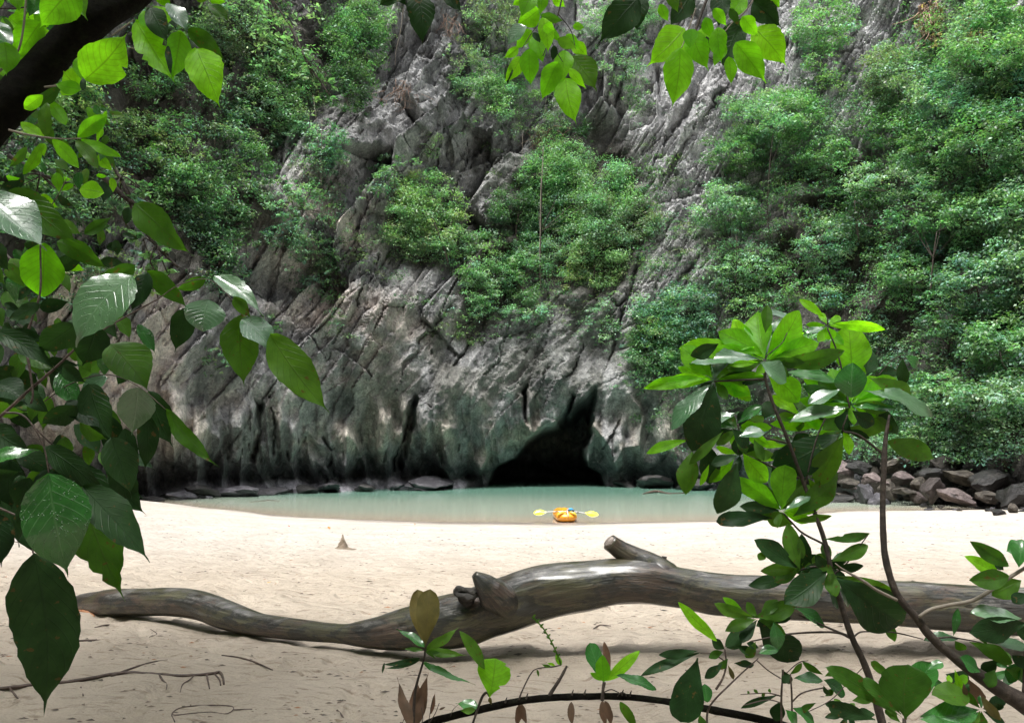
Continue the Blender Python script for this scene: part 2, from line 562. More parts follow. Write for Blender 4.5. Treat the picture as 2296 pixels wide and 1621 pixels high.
# soil-and-creeper ground on the cliff, soil darkened for shade (centre x, y, radii, tilt) as seen from the beach
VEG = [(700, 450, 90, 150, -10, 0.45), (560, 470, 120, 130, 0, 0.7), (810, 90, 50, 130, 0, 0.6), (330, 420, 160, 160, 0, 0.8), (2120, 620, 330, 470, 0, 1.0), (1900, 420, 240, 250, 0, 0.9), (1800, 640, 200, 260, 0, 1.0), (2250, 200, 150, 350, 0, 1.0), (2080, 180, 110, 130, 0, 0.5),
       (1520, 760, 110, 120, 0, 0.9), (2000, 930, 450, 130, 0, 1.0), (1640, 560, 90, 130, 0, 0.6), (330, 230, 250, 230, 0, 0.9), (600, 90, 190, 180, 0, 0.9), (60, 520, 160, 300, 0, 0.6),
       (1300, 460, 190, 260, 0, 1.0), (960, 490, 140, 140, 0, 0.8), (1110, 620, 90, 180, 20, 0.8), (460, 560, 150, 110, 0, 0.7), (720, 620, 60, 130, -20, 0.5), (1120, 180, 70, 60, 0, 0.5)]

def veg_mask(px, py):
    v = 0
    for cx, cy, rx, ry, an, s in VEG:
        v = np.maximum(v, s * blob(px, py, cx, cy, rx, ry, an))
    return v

def build_cliff():
    tin0, tin1 = math.atan((-130 - CX) / F), math.atan((2430 - CX) / F)
    th = np.concatenate([np.linspace(-math.pi, tin0, 60)[:-1], np.arctan(np.linspace(math.tan(tin0), math.tan(tin1), 800)), np.linspace(tin1, math.pi, 60)[1:]])
    zz = np.concatenate([np.linspace(-2.5, -0.4, 6)[:-1], np.linspace(-0.4, 6, 78)[:-1], np.linspace(6, 46, 430), np.linspace(48, 76, 18)])
    T, Z = np.meshgrid(th, zz)
    R0 = np.interp(T, TH, RR)
    # smooth the plan a little
    for k in (-0.08, 0.08):
        R0 = R0 + 0.5 * (np.interp(T + k, TH, RR) - R0) * 0.5
    X0, Y0 = np.sin(T) * R0, np.cos(T) * R0
    PX, PY = proj(X0, np.maximum(Y0, 1.0), Z)
    PX = np.where(Y0 > 2, PX, np.where(T > 0, 4000, -2000))
    # arc length coordinate
    S = T * 58.0
    right = ss(1450, 1950, PX)
    left = ss(650, 250, PX)
    # overall lean: notch and overhang at the foot, then back
    prof = 0.9 * ss(2.0, 0.8, Z) - 1.7 * ss(1.0, 9.0, Z) * ss(24, 11, Z) + np.maximum(Z - 11, 0) * 0.20
    profr = np.maximum(Z - 1.5, 0) * 0.42 + 1.0 * ss(3, 0, Z)
    R = R0 + prof * (1 - right) + profr * right
    # hanging curtains over the notch: uneven lip
    lip = 2.4 + 1.6 * vnoise(S * 0.42, S * 0, S * 0, 40) + 0.9 * vnoise(S * 1.3, S * 0, S * 0, 41)
    lipm = (1 - right) * ss(1420, 1300, PX)
    R = R + 1.15 * lipm * ss(lip + 0.25, lip - 0.25, Z) * ss(-1, 0.7, Z)
    # pale rock shelf standing at the water
    shelf = ss(330, 430, PX) * ss(1100, 1040, PX)
    R = R - 3.4 * shelf * ss(0.95 + 0.5 * vnoise(S * 0.5, S * 0, S * 0, 43), 0.1, Z) * (0.6 + 0.4 * vnoise(S * 1.1, Z * 1.1, S * 0, 42))
    # strata: coordinates along (a) and across (b) the beds, which climb to the right
    wx = 1.7 * fbm(S * 0.07, Z * 0.07, S * 0, 3, 50)
    wz = 1.7 * fbm(S * 0.07 + 9, Z * 0.07, S * 0, 3, 51)
    ang = math.radians(60)
    u, v = S + wx, Z + wz
    a = u * math.cos(ang) + v * math.sin(ang)
    b = -u * math.sin(ang) + v * math.cos(ang)
    disp = np.zeros(T.shape)          # towards the camera
    crack = np.zeros(T.shape)
    tone = np.zeros(T.shape)
    up = ss(760, 420, PY)             # slabs are biggest high up in the middle
    mid = ss(1480, 1380, PX) * ss(700, 860, PX)
    big = 0.45 + 0.75 * up * mid
    f1, e, r1, r2, r3, dx, dy = worley(a / 8.0, b / 3.0, 11)
    disp += big * (2.6 * (r1 - 0.5) + 4.2 * (r2 - 0.12) * dy + 2.2 * (r3 - 0.5) * dx)
    gap = ss(-0.25, 0.35, fbm(S * 0.22, Z * 0.22, S * 0, 2, 55))
    crack += big * 0.9 * ss(0.09 * gap + 0.01, 0.0, e) * gap
    tone += 0.35 * (r3 - 0.5)
    calm = 1 - 0.75 * np.clip(up * mid + 0.35, 0, 1) * ss(-0.25, 0.25, fbm(a * 0.12 + 30, b * 0.3, S * 0, 2, 57))
    f1, e, r1, r2, r3, dx, dy = worley(a / 3.1 + 5, b / 1.15, 12)
    disp += calm * (0.95 * (r1 - 0.5) + 1.7 * (r2 - 0.12) * dy + 0.8 * (r3 - 0.5) * dx)
    gap = ss(-0.1, 0.4, fbm(S * 0.5, Z * 0.5, S * 0, 2, 56))
    crack += calm * 0.40 * ss(0.10 * gap + 0.01, 0.0, e) * gap
    tone += 0.30 * (r1 - 0.5)
    f1, e, r1, r2, r3, dx, dy = worley(a / 1.25 + 0.2 * fbm(S, Z, S * 0, 2, 60), b / 0.42, 13)
    disp += calm ** 1.5 * (0.34 * (r1 - 0.5) + 0.6 * (r2 - 0.15) * dy + 0.3 * (r3 - 0.5) * dx)
    crack += 0.10 * ss(0.12, 0.0, e) * gap
    # saw-toothed beds, strongest at the upper right of the bare rock
    bed = ss(1250, 1560, PX) * ss(900, 700, PY)
    sw = (b / 1.05 + 0.25 * fbm(a * 0.2, b * 0.6, a * 0, 2, 61)) % 1.0
    disp += (0.15 + 0.42 * bed) * (sw - 0.5) * 0.9
    sw2 = (b / 0.36 + 0.4 * fbm(a * 0.3, b * 0.9, a * 0, 2, 62)) % 1.0
    disp += (0.03 + 0.12 * bed) * (sw2 - 0.5)
    # smoother bulges and vertical flutes low down
    low = ss(640, 860, PY) * (1 - right)
    low2 = ss(860, 970, PY) * (1 - right)
    disp = disp * (1 - 0.62 * low) * (1 - 0.6 * low2)
    crack = crack * (1 - 0.8 * low)
    disp += (0.5 + 0.8 * low) * fbm(S * 0.28, Z * 0.17, S * 0, 3, 70)
    fl = 1 - np.abs(vnoise(S * 0.85 + 0.35 * Z + 0.8 * fbm(S * 0.3, Z * 0.3, S * 0, 2, 71), Z * 0.16, S * 0, 72))
    fl2 = 1 - np.abs(vnoise(S * 2.3 + 0.3 * Z, Z * 0.33, S * 0, 73))
    disp += low2 * (2.3 * (fl ** 2 - 0.5) + 0.7 * (fl2 ** 2 - 0.5))
    disp += 0.30 * fbm(S * 0.9, Z * 0.9, S * 0, 4, 74) + 0.10 * fbm(S * 3.3, Z * 3.3, S * 0, 3, 75)
    # fine steep fissures along the beds
    gA = ss(-0.3, 0.25, fbm(S * 0.18 + 7, Z * 0.18, S * 0, 2, 84))
    l1 = np.abs(vnoise(a * 0.20, b * 1.5, S * 0, 85) + 0.3 * vnoise(a * 0.9, b * 3.0, S * 0, 86))
    crack += 0.38 * ss(0.11, 0.0, l1) * (1 - 0.85 * low) * gA * (0.3 + 0.7 * calm) * (1 - 0.5 * low2)
    l2 = np.abs(vnoise(a * 0.45 + 3, b * 3.2, S * 0, 87))
    crack += 0.20 * ss(0.14, 0.0, l2) * (1 - 0.85 * low) * (0.2 + 0.8 * calm) * ss(-0.1, 0.3, fbm(S * 0.3, Z * 0.3 + 5, S * 0, 2, 88))
    disp += 0.22 * (1 - np.abs(vnoise(a * 0.35, b * 2.1, S * 0, 89))) * gA * (1 - 0.8 * low)
    disp += low * (0.55 * fbm(S * 0.45 + 3, Z * 0.35, S * 0, 4, 97, 0.6) + 0.28 * np.abs(fbm(S * 1.3, Z * 0.8, S * 0, 4, 98, 0.6)))
    # long running fractures
    fr = np.abs(fbm(a * 0.035, b * 0.30, S * 0, 2, 80, 0.4))
    crack += 1.1 * ss(0.022, 0.0, fr) * (1 - right) * (1 - 0.7 * low) * ss(-0.2, 0.2, vnoise(a * 0.15, b * 0.3, S * 0, 82))
    fr2 = np.abs(fbm(a * 0.05 + 40, b * 0.55, S * 0, 2, 81, 0.4))
    crack += 0.7 * ss(0.03, 0.0, fr2) * (1 - right) * (1 - 0.8 * low) * ss(-0.1, 0.2, vnoise(a * 0.2, b * 0.4, S * 0, 83))
    # hand-placed recesses and bulges
    disp += 2.3 * blob(PX, PY, 770, 330, 85, 130, 20) + 2.0 * blob(PX, PY, 690, 500, 90, 60)
    disp -= 2.6 * blob(PX, PY, 600, 640, 110, 60, 25) + 1.6 * blob(PX, PY, 560, 360, 60, 130, 20)
    disp -= 2.0 * blob(PX, PY, 1330, 780, 60, 60) + 1.6 * blob(PX, PY, 1040, 760, 90, 45, -50)
    disp += 1.6 * blob(PX, PY, 1000, 900, 160, 100) + 0.5 * blob(PX, PY, 1410, 960, 45, 90)
    disp += 1.0 * blob(PX, PY, 850, 700, 90, 150, 20) + 0.3 * blob(PX, PY, 1390, 1010, 30, 70)
    disp -= 1.5 * blob(PX, PY, 1460, 900, 30, 110, 15)
    wob = 4.0 * vnoise(S * 0.9, Z * 0.9, S * 0, 110) + 1.8 * vnoise(S * 2.7, Z * 2.7, S * 0, 111)
    for pts, hw, dp in JOINTS:
        po = np.array(pts)
        m = (PX > po[:, 0].min() - 40) & (PX < po[:, 0].max() + 40) & (PY > po[:, 1].min() - 40) & (PY < po[:, 1].max() + 40)
        qx, qy = PX[m] + 1.7 * wob[m], PY[m] + 1.2 * wob[m]
        d, sg, tt = line_side(qx, qy, pts)
        taper = np.clip(np.minimum(tt, 1 - tt) * 5, 0.0, 1)
        wid = hw * (0.75 + 0.9 * fbm(S[m] * 0.7, Z[m] * 0.7, S[m] * 0, 3, 112)) * (0.25 + 0.75 * taper)
        wid = np.maximum(wid, 0.4)
        gp = ss(-0.35, 0.1, fbm(S[m] * 0.45, Z[m] * 0.45, S[m] * 0, 2, 113))
        crack[m] += 0.75 * dp * ss(wid, wid * 0.2, d) * gp
        fall = ss(34, 2, d) * taper
        disp[m] += dp * fall * (0.42 * (sg > 0) - 0.16 * (sg < 0))          # one lip stands proud of the other
    for x1, y1, x2, y2, hw, am in DRIPS:
        m = (PX > x1 - 60) & (PX < x1 + 60) & (PY > y1 - 50) & (PY < y2 + 30)
        d = line_dist(PX[m] + wob[m], PY[m], [(x1, y1), (x2, y2)])
        tt = np.clip((PY[m] - y1) / (y2 - y1), 0, 1)
        disp[m] += am * np.sqrt(np.clip(1 - (d / (hw * (1.15 - 0.5 * tt))) ** 2, 0, 1)) * ss(-0.05, 0.35, (PY[m] - y1) / (y2 - y1) + 0.1)
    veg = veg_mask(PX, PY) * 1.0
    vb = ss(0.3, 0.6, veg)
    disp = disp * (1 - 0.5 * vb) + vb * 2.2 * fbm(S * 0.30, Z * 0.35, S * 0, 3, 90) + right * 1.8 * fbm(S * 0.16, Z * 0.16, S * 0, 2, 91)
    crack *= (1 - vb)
    R = R - disp + crack
    cave = np.zeros(T.shape)
    m = (PX > 1050) & (PX < 1400) & (PY > 830) & (PY < 1140)
    wpx = PX[m] + 5 * vnoise(S[m] * 1.7, Z[m] * 1.7, S[m] * 0, 95)
    cave[m] = ss(-2, 16, poly_dist(wpx, PY[m], CAVE))
    R = R + cave * (15 - 0.0 * Z)
    for po in FISS:
        po = np.array(po)
        m = (PX > po[:, 0].min() - 20) & (PX < po[:, 0].max() + 20) & (PY > po[:, 1].min() - 20) & (PY < po[:, 1].max() + 20)
        R[m] += 2.4 * ss(-4, 6, poly_dist(PX[m] + 3 * vnoise(S[m] * 2, Z[m] * 2, S[m] * 0, 96), PY[m], po))
    X, Y = np.sin(T) * R, np.cos(T) * R
    # ---- stone colour
    def C(*q): return np.array(q)
    base = C(0.35, 0.356, 0.36) * (1 + 0.75 * tone)[..., None]
    def put(c, mask, col):
        k = np.clip(mask, 0, 1)[..., None]
        return c * (1 - k) + col * k
    n1 = fbm(S * 0.12, Z * 0.12, S * 0, 4, 100)
    n2 = fbm(S * 0.5, Z * 0.5, S * 0, 4, 101)
    n3 = fbm(S * 1.1, Z * 0.14, S * 0, 4, 102)        # runs down the face
    n4 = fbm(a * 0.25, b * 1.2, S * 0, 4, 103)        # follows the beds
    clean = ss(1330, 1500, PX) * ss(1950, 1750, PX) * ss(700, 520, PY)
    base = put(base, np.maximum(0.85 * clean, ss(1300, 1600, PX) * 0.55 * ss(850, 600, PY)), C(0.58, 0.585, 0.60))
    base = put(base, ss(0.0, 0.45, n1) * 0.5, C(0.45, 0.45, 0.45))
    base = put(base, (0.72 - 0.5 * clean) * ss(0.04, 0.34, n3), C(0.085, 0.088, 0.09))
    base = put(base, (0.6 - 0.25 * clean) * ss(0.08, 0.34, n4), C(0.095, 0.097, 0.10))
    brown = np.maximum(0.9 * blob(PX, PY, 820, 760, 200, 120), 0.9 * blob(PX, PY, 200, 780, 220, 260))
    brown = np.maximum(brown, 0.7 * blob(PX, PY, 720, 520, 130, 110))
    base = put(base, 0.8 * brown * ss(-0.25, 0.3, n2), C(0.38, 0.315, 0.27))
    base = put(base, 0.8 * brown * ss(0.15, 0.4, n1 + n2), C(0.55, 0.49, 0.45))
    base = put(base, 0.75 * low * ss(750, 900, PX) * ss(-0.3, 0.25, n2 + 0.5 * n3), C(0.125, 0.127, 0.115))
    base = put(base, low2 * ss(-0.1, 0.25, n3 * 0.5 + n2 * 0.5 + 0.35 * (fl - 0.6)) * ss(4.5, 1.5, np.abs(Z - 5.5)) * 0.8, C(0.38, 0.345, 0.30))
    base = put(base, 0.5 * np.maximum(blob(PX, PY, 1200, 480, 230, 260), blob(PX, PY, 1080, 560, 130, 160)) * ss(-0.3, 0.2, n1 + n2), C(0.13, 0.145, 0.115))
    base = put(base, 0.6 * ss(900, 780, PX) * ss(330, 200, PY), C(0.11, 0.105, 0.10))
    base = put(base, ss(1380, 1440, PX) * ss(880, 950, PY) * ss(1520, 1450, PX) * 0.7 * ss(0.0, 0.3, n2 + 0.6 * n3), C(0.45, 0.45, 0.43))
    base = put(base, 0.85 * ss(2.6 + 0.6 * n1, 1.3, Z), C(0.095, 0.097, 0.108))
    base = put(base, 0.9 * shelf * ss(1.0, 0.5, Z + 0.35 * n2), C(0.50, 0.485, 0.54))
    base = put(base, 0.96 * vb * (1 - 0.15 * ss(0, 0.3, n2)), C(0.036, 0.034, 0.024))  # soil near-black: shade in the gaps between leaves is painted in
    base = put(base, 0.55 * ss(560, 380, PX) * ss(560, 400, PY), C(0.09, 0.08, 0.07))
    for x1, y1, x2, y2, hw, am in DRIPS:
        g = blob(PX, PY, (x1 + x2) / 2, (y1 + y2) / 2 + 8, hw * 0.9, (y2 - y1) * 0.5)
        base = put(base, 0.8 * g * ss(-0.3, 0.2, n2), C(0.46, 0.42, 0.37))
    base = np.clip(base * (1 + 0.5 * n2[..., None]), 0.015, 0.72)
    nr, nc = T.shape
    i = np.arange(nr - 1)[:, None] * nc
    j = np.arange(nc - 1)[None, :]
    Q = np.stack([i + j, i + j + 1, i + nc + j + 1, i + nc + j], -1).reshape(-1, 4)
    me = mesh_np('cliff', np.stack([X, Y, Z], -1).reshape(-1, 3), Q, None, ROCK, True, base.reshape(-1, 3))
    try:
        me.set_sharp_from_angle(angle=math.radians(38))
    except Exception:
        pass
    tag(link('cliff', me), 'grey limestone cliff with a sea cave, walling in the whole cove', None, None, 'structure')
    PXr, PYr = proj(X, np.maximum(Y, 1.0), Z)
    ok = (Y > 5)
    return dict(X=X, Y=Y, Z=Z, PX=np.where(ok, PXr, -9e3), PY=PYr, R=R, T=T)

CL = build_cliff()
_sel = np.where((CL['PX'] > -250) & (CL['PX'] < 2550) & (CL['PY'] > -500))
_cx, _cy, _cz = CL['X'][_sel], CL['Y'][_sel], CL['Z'][_sel]
_cpx, _cpy = CL['PX'][_sel], CL['PY'][_sel]
_GS = 6
_near = {}
_gi = (np.floor(_cpx / _GS)).astype(int); _gj = (np.floor(_cpy / _GS)).astype(int)
_key = (_gi + 1000) * 10000 + (_gj + 1000)
_ord = np.lexsort((_cy, _key))
_ks = _key[_ord]
_first = np.concatenate([[True], _ks[1:] != _ks[:-1]])
_uk = _ks[_first]; _ui = _ord[_first]

def on_cliff(px, py):
    """nearest cliff point seen at that pixel (arrays)"""
    px = np.atleast_1d(px).astype(float); py = np.atleast_1d(py).astype(float)
    k = (np.floor(px / _GS).astype(int) + 1000) * 10000 + (np.floor(py / _GS).astype(int) + 1000)
    i = np.clip(np.searchsorted(_uk, k), 0, len(_uk) - 1)
    q = _ui[i]
    return np.stack([_cx[q], _cy[q], _cz[q]], -1)
# ------------------------------------------------------------------ boulders and ledge rocks
def m_boulder(name, c1, c2, c3, rough=0.6):
    m, nt, b = new_mat(name)
    oi = nd(nt, 'ShaderNodeObjectInfo')
    tc = nd(nt, 'ShaderNodeTexCoord')
    n1 = noise_n(nt, tc.outputs['Object'], 2.6, 8, 0.65)
    n2 = noise_n(nt, tc.outputs['Object'], 11.0, 6, 0.7)
    c = ramp(nt, n1, [(0.3, c1), (0.52, c2), (0.72, c3)])
    c = mixc(nt, 0.7, c, ramp(nt, n2, [(0.3, (0.4, 0.4, 0.4)), (0.55, (1.1, 1.1, 1.1))]), 'MULTIPLY')
    v = math_n(nt, 'MULTIPLY_ADD', oi.outputs['Random'], 0.45, 0.2)
    cb = nd(nt, 'ShaderNodeCombineXYZ')
    for k in range(3): nt.links.new(v, cb.inputs[k])
    c = mixc(nt, 1.0, c, cb.outputs[0], 'MULTIPLY')
    nt.links.new(c, b.inputs['Base Color'])
    b.inputs['Roughness'].default_value = rough
    bump(nt, b, math_n(nt, 'ADD', n1, math_n(nt, 'MULTIPLY', n2, 0.4)), 0.9, 0.12)
    return m

B_DARK = m_boulder('dark_wet_stone', (0.015, 0.015, 0.017), (0.042, 0.040, 0.040), (0.11, 0.10, 0.092), 0.5)
B_PINK = m_boulder('pinkish_stone', (0.06, 0.045, 0.042), (0.24, 0.185, 0.18), (0.40, 0.33, 0.32), 0.65)
B_TAN = m_boulder('tan_stone', (0.035, 0.03, 0.024), (0.13, 0.11, 0.088), (0.30, 0.27, 0.22), 0.7)
B_LILAC = m_boulder('pale_worn_stone', (0.035, 0.034, 0.04), (0.12, 0.115, 0.135), (0.34, 0.325, 0.36), 0.55)

def rock_mesh(name, seed, mat, sub=3, flat=1.0):
    import bmesh
    bm = bmesh.new()
    bmesh.ops.create_icosphere(bm, subdivisions=sub, radius=1.0)
    V = np.array([v.co[:] for v in bm.verts])
    Fc = np.array([[v.index for v in f.verts] for f in bm.faces])
    bm.free()
    rs = np.random.RandomState(seed)
    for k in range(11):
        n = rs.normal(size=3); n /= np.linalg.norm(n)
        d = rs.uniform(0.45, 0.85)
        e = V @ n
        over = np.maximum(e - d, 0)
        V = V - np.outer(over * 0.94, n)
    k = 1 + 0.42 * fbm(V[:, 0] * 1.6 + seed, V[:, 1] * 1.6, V[:, 2] * 1.6, 4, seed) + 0.16 * fbm(V[:, 0] * 5 + seed, V[:, 1] * 5, V[:, 2] * 5, 3, seed + 1)
    V = V * k[:, None]
    V[:, 2] *= flat
    V -= (V.max(0) + V.min(0)) / 2
    V /= (V.max(0) - V.min(0)).max() / 2
    me = mesh_np(name, V, None, Fc, mat, True)
    try: me.set_sharp_from_angle(angle=math.radians(32))
    except Exception: pass
    return me

RK = {k: [rock_mesh('boulder', 100 * i + j, mt, 3, [1.0, 0.75, 0.6, 0.9][j % 4]) for j in range(5)]
      for i, (k, mt) in enumerate((('dark', B_DARK), ('pink', B_PINK), ('tan', B_TAN), ('lilac', B_LILAC)))}

def ground_hit(px, py):
    p = G(px, py, 0)
    for _ in range(6):
        z = max(0.0, float(sand_z(np.array([p.x]), np.array([p.y]))[0]))
        p = G(px, py, z)
    return p

def boulder(px, py, w, h, kind, label, group=None, D=None, name='boulder', rot=None, j=None):
    """px, py: middle of the stone; w, h its size in px; D its distance (else where its foot meets the ground)"""
    if D is None:
        D = ground_hit(px, py + h * 0.38).y + w * 0.25 * 30 / F
    c = W(px, py, D)
    me = RK[kind][random.randrange(5) if j is None else j]
    o = link(name, me)
    ext = [v for v in me.vertices]
    s = D / F
    o.location = c
    o.scale = (w * s / 2 * 1.05, (w + h) * s / 4 * 1.1, h * s / 2 * 1.15)
    o.rotation_euler = rot or (random.uniform(-0.25, 0.25), random.uniform(-0.35, 0.35), random.uniform(0, 0.5) + random.choice([0, math.pi]))
    tag(o, label, 'boulder' if w > 22 else 'stone', group)
    return o

# right-hand rock pile, the ones that can be pointed to
g_pile = 'boulders piled at the right end of the beach'
BP = [
 (1875, 1120, 88, 32, 'dark', 'low dark boulder standing alone in the shallow water behind the sapling'),
 (1925, 1047, 60, 44, 'dark', 'rounded dark boulder at the back of the rubble just right of the young tree'),
 (1880, 1058, 66, 56, 'pink', 'reddish brown block behind the young tree beside the water'),
 (1957, 1085, 60, 52, 'pink', 'pinkish slab leaning behind the thin bare stem'),
 (2022, 1072, 56, 32, 'pink', 'smooth pink lens-shaped boulder with dark shade above it'),
 (2025, 1100, 56, 26, 'tan', 'flat pale grey boulder under the smooth pink one'),
 (2087, 1100, 64, 54, 'pink', 'large angular pink boulder in the middle of the right-hand pile'),
 (2062, 1086, 34, 40, 'tan', 'narrow upright stone left of the large angular pink boulder'),
 (2150, 1112, 80, 48, 'pink', 'big rounded grey-pink boulder with a split top at the edge of the sand'),
 (2212, 1116, 60, 34, 'tan', 'pale slanting slab on the right of the rounded grey-pink boulder'),
 (1988, 1104, 26, 54, 'tan', 'tall narrow tan stone leaning beside the thin stem'),
 (1945, 1112, 32, 62, 'lilac', 'whitish water-worn upright rock standing at the shallows'),
 (1968, 1127, 54, 40, 'lilac', 'pale lumpy rock in the shallows behind the thin stem'),
 (2240, 1148, 38, 22, 'dark', 'small dark stone lying on the sand apart from the pile at the far right'),
 (2272, 1142, 40, 22, 'tan', 'small pale stone on the sand at the right edge'),
 (2282, 1112, 90, 60, 'dark', 'black shaded boulder at the right edge of the beach'),
 (2225, 1075, 110, 70, 'dark', 'broad black boulder in deep shade under the creepers on the right'),
 (2160, 1070, 90, 60, 'tan', 'jagged grey-brown boulder above the rounded grey-pink one'),
 (2120, 1045, 80, 56, 'tan', 'jagged pale outcrop stone directly under the creepers'),
 (2098, 1066, 90, 40, 'dark', 'dark hollowed boulder above the large angular pink one'),
 (2010, 1044, 60, 40, 'tan', 'rough tan stone high in the pile right of the thin stem'),
 (2050, 1030, 50, 34, 'tan', 'pale flat-topped stone at the top of the pile below the green leaves'),
 (2265, 1040, 70, 50, 'tan', 'grey-brown rock half buried under hanging creepers at right'),
 (1850, 1096, 50, 30, 'pink', 'small reddish heap of rock at the water behind the young tree'),
 (1905, 1085, 50, 30, 'tan', 'tan stone between the reddish block and the waterline'),
]
for q in BP:
    Db = 35.5 + (2240 - q[0]) * 0.021 + max(0, 1112 - q[1]) * 0.045
    if q[1] > 1135: Db = None
    boulder(q[0], q[1], q[2], q[3], q[4], q[5], g_pile, Db)
for i in range(120):
    px = random.uniform(1830, 2340); py = random.uniform(1024, 1128)
    w = random.uniform(10, 44)
    Db = 36.6 + (2240 - px) * 0.021 + max(0, 1118 - py) * 0.05
    boulder(px, py, w, w * random.uniform(0.5, 0.8), random.choice(['dark', 'dark', 'tan', 'tan', 'pink']),
            'small broken stone filling a gap in the boulder pile at right', 'small stones filling the boulder pile', Db)
for i in range(26):
    px = random.uniform(2040, 2310); py = 1128 + random.uniform(0, 14) + (px - 2040) * 0.02
    boulder(px, py, random.uniform(10, 34), random.uniform(4, 9), random.choice(['dark', 'tan', 'lilac']),
            'small flat stone lying on the sand before the boulder pile', 'flat stones before the boulder pile')

# rocks along the foot of the left cliff
LR = [(345, 1112, 60, 14, 'dark', 'low flat dark rock where the sand meets the left cliff'),
 (405, 1102, 70, 28, 'lilac', 'pale grey rounded rock at the left corner of the lagoon'),
 (455, 1092, 70, 34, 'dark', 'dark sloping rock beside the pale one at the left corner of the lagoon'),
 (530, 1096, 90, 30, 'lilac', 'broad pale lilac ledge rock at the waterline on the left'),
 (610, 1094, 70, 24, 'lilac', 'smaller pale ledge rock next to the broad lilac one'),
 (690, 1092, 60, 26, 'dark', 'dark rock wedged between the two pale ledges'),
 (738, 1084, 80, 38, 'lilac', 'pale worn rock standing out of the water left of the middle'),
 (820, 1086, 70, 26, 'dark', 'dark undercut rock in the water left of the pale sloping ledge'),
 (888, 1082, 44, 34, 'lilac', 'pale conical rock at the waterline below the dark fissure'),
 (975, 1078, 150, 26, 'lilac', 'long pale flat ledge rock to the left of the cave mouth'),
 (1400, 1078, 70, 22, 'dark', 'dark low rock on the right side of the cave mouth'),
 (1470, 1076, 80, 30, 'dark', 'dark rock ledge at the water right of the cave'),
 (1560, 1080, 90, 26, 'dark', 'dark rock ledge behind the leaves of the young tree'),
 (1700, 1085, 120, 30, 'dark', 'long dark rock shelf behind the young tree stem')]
for q in LR:
    th = math.atan((q[0] - CX) / F)
    Dq = float(np.interp(th, TH, RR)) * math.cos(th) - 1.6
    o = boulder(q[0], q[1] + 7, q[2] * 1.1, q[3] * 1.1, q[4], q[5], 'rocks along the waterline below the cliff', Dq, 'ledge_rock', rot=(random.uniform(-.3, .3), random.uniform(-.12, .12), random.uniform(0, 6)))
for i in range(90):
    px = random.uniform(300, 740); py = np.interp(px, [300, 400, 560, 740], [1116, 1110, 1101, 1095]) + random.uniform(-9, 4)
    boulder(px, py, random.uniform(10, 34), random.uniform(5, 13), random.choice(['dark', 'lilac', 'dark']),
            'small stone strewn along the foot of the left cliff', 'small stones along the left cliff foot', None)

# drowned driftwood in the lagoon
DWOOD, nt, b = new_mat('soaked_wood')
tcn = nd(nt, 'ShaderNodeTexCoord')
mpn = nd(nt, 'ShaderNodeMapping'); mpn.inputs['Scale'].default_value = (3, 3, 14)
nt.links.new(tcn.outputs['Object'], mpn.inputs['Vector'])
nn = noise_n(nt, mpn.outputs[0], 4, 6, 0.7)
nt.links.new(ramp(nt, nn, [(0.3, (0.03, 0.022, 0.018)), (0.6, (0.11, 0.075, 0.06)), (0.8, (0.24, 0.19, 0.16))]), b.inputs['Base Color'])
b.inputs['Roughness'].default_value = 0.6
bump(nt, b, nn, 0.6, 0.01)

def gpath(rows, lift=0.0):
    out = []
    for q in rows:
        p = ground_hit(q[0], q[1])
        s = p.y / F
        out.append((p.x, p.y, p.z + q[2] * s * (0.55 if len(q) < 4 else q[3]) + lift, q[2] * s))
    return out

def stick(name, rows, label, cat='twig', group=None, subs=(), mat=None, lift=0.0):
    me = tube(name, gpath(rows, lift), mat or DWOOD, n=len(rows) * 6, seg=7, rough=0.35, freq=25, seed=len(rows))
    if not subs:
        o = link(name, me)
        return tag(o, label, cat, group)
    p = gpath(rows[:1])[0]
    e = empty(name, (p[0], p[1], p[2]), label, cat, group)
    child('main_stem', me, e)
    for s in subs:
        child('side_root', tube('side_root', gpath(s, lift), mat or DWOOD, n=len(s) * 5, seg=6, rough=0.35, freq=25), e)
    return e

stick('driftwood', [(1440, 1108, 1.2), (1462, 1105, 3.6), (1478, 1104, 3.2), (1500, 1107, 1.8), (1545, 1105, 1.2)],
      'dark waterlogged branch lying in the lagoon right of the kayak', 'driftwood')
stick('driftwood', [(560, 1126, 0.7), (600, 1122, 1.0), (628, 1123, 0.5)], 'thin dark branch floating in the shallows at left', 'driftwood')

# ------------------------------------------------------------------ twigs and litter on the sand
stick('fallen_branch', [(-60, 1552, 4.2), (90, 1536, 4.2), (170, 1528, 4.0), (280, 1510, 3.6), (400, 1516, 3.4), (470, 1512, 3.2), (492, 1508, 3.2), (500, 1520, 2.6), (502, 1534, 2.0)],
      'long reddish brown fallen branch with short roots lying on the sand at lower left', 'branch', None,
      subs=[[(250, 1516, 3.0), (310, 1494, 2.2), (345, 1484, 1.6), (376, 1479, 0.8)], [(182, 1524, 2.4), (181, 1540, 2.2), (187, 1560, 1.6)],
            [(358, 1513, 2.2), (364, 1524, 2.0), (374, 1534, 1.5), (373, 1545, 1.0)], [(437, 1513, 1.8), (425, 1524, 1.5), (410, 1534, 1.2), (404, 1552, 0.8)],
            [(463, 1512, 2.3), (466, 1525, 2.0), (470, 1544, 1.3)], [(22, 1543, 2.2), (36, 1560, 1.8), (48, 1575, 1.2)], [(480, 1510, 2.2), (492, 1524, 2.0), (495, 1536, 1.4)]])
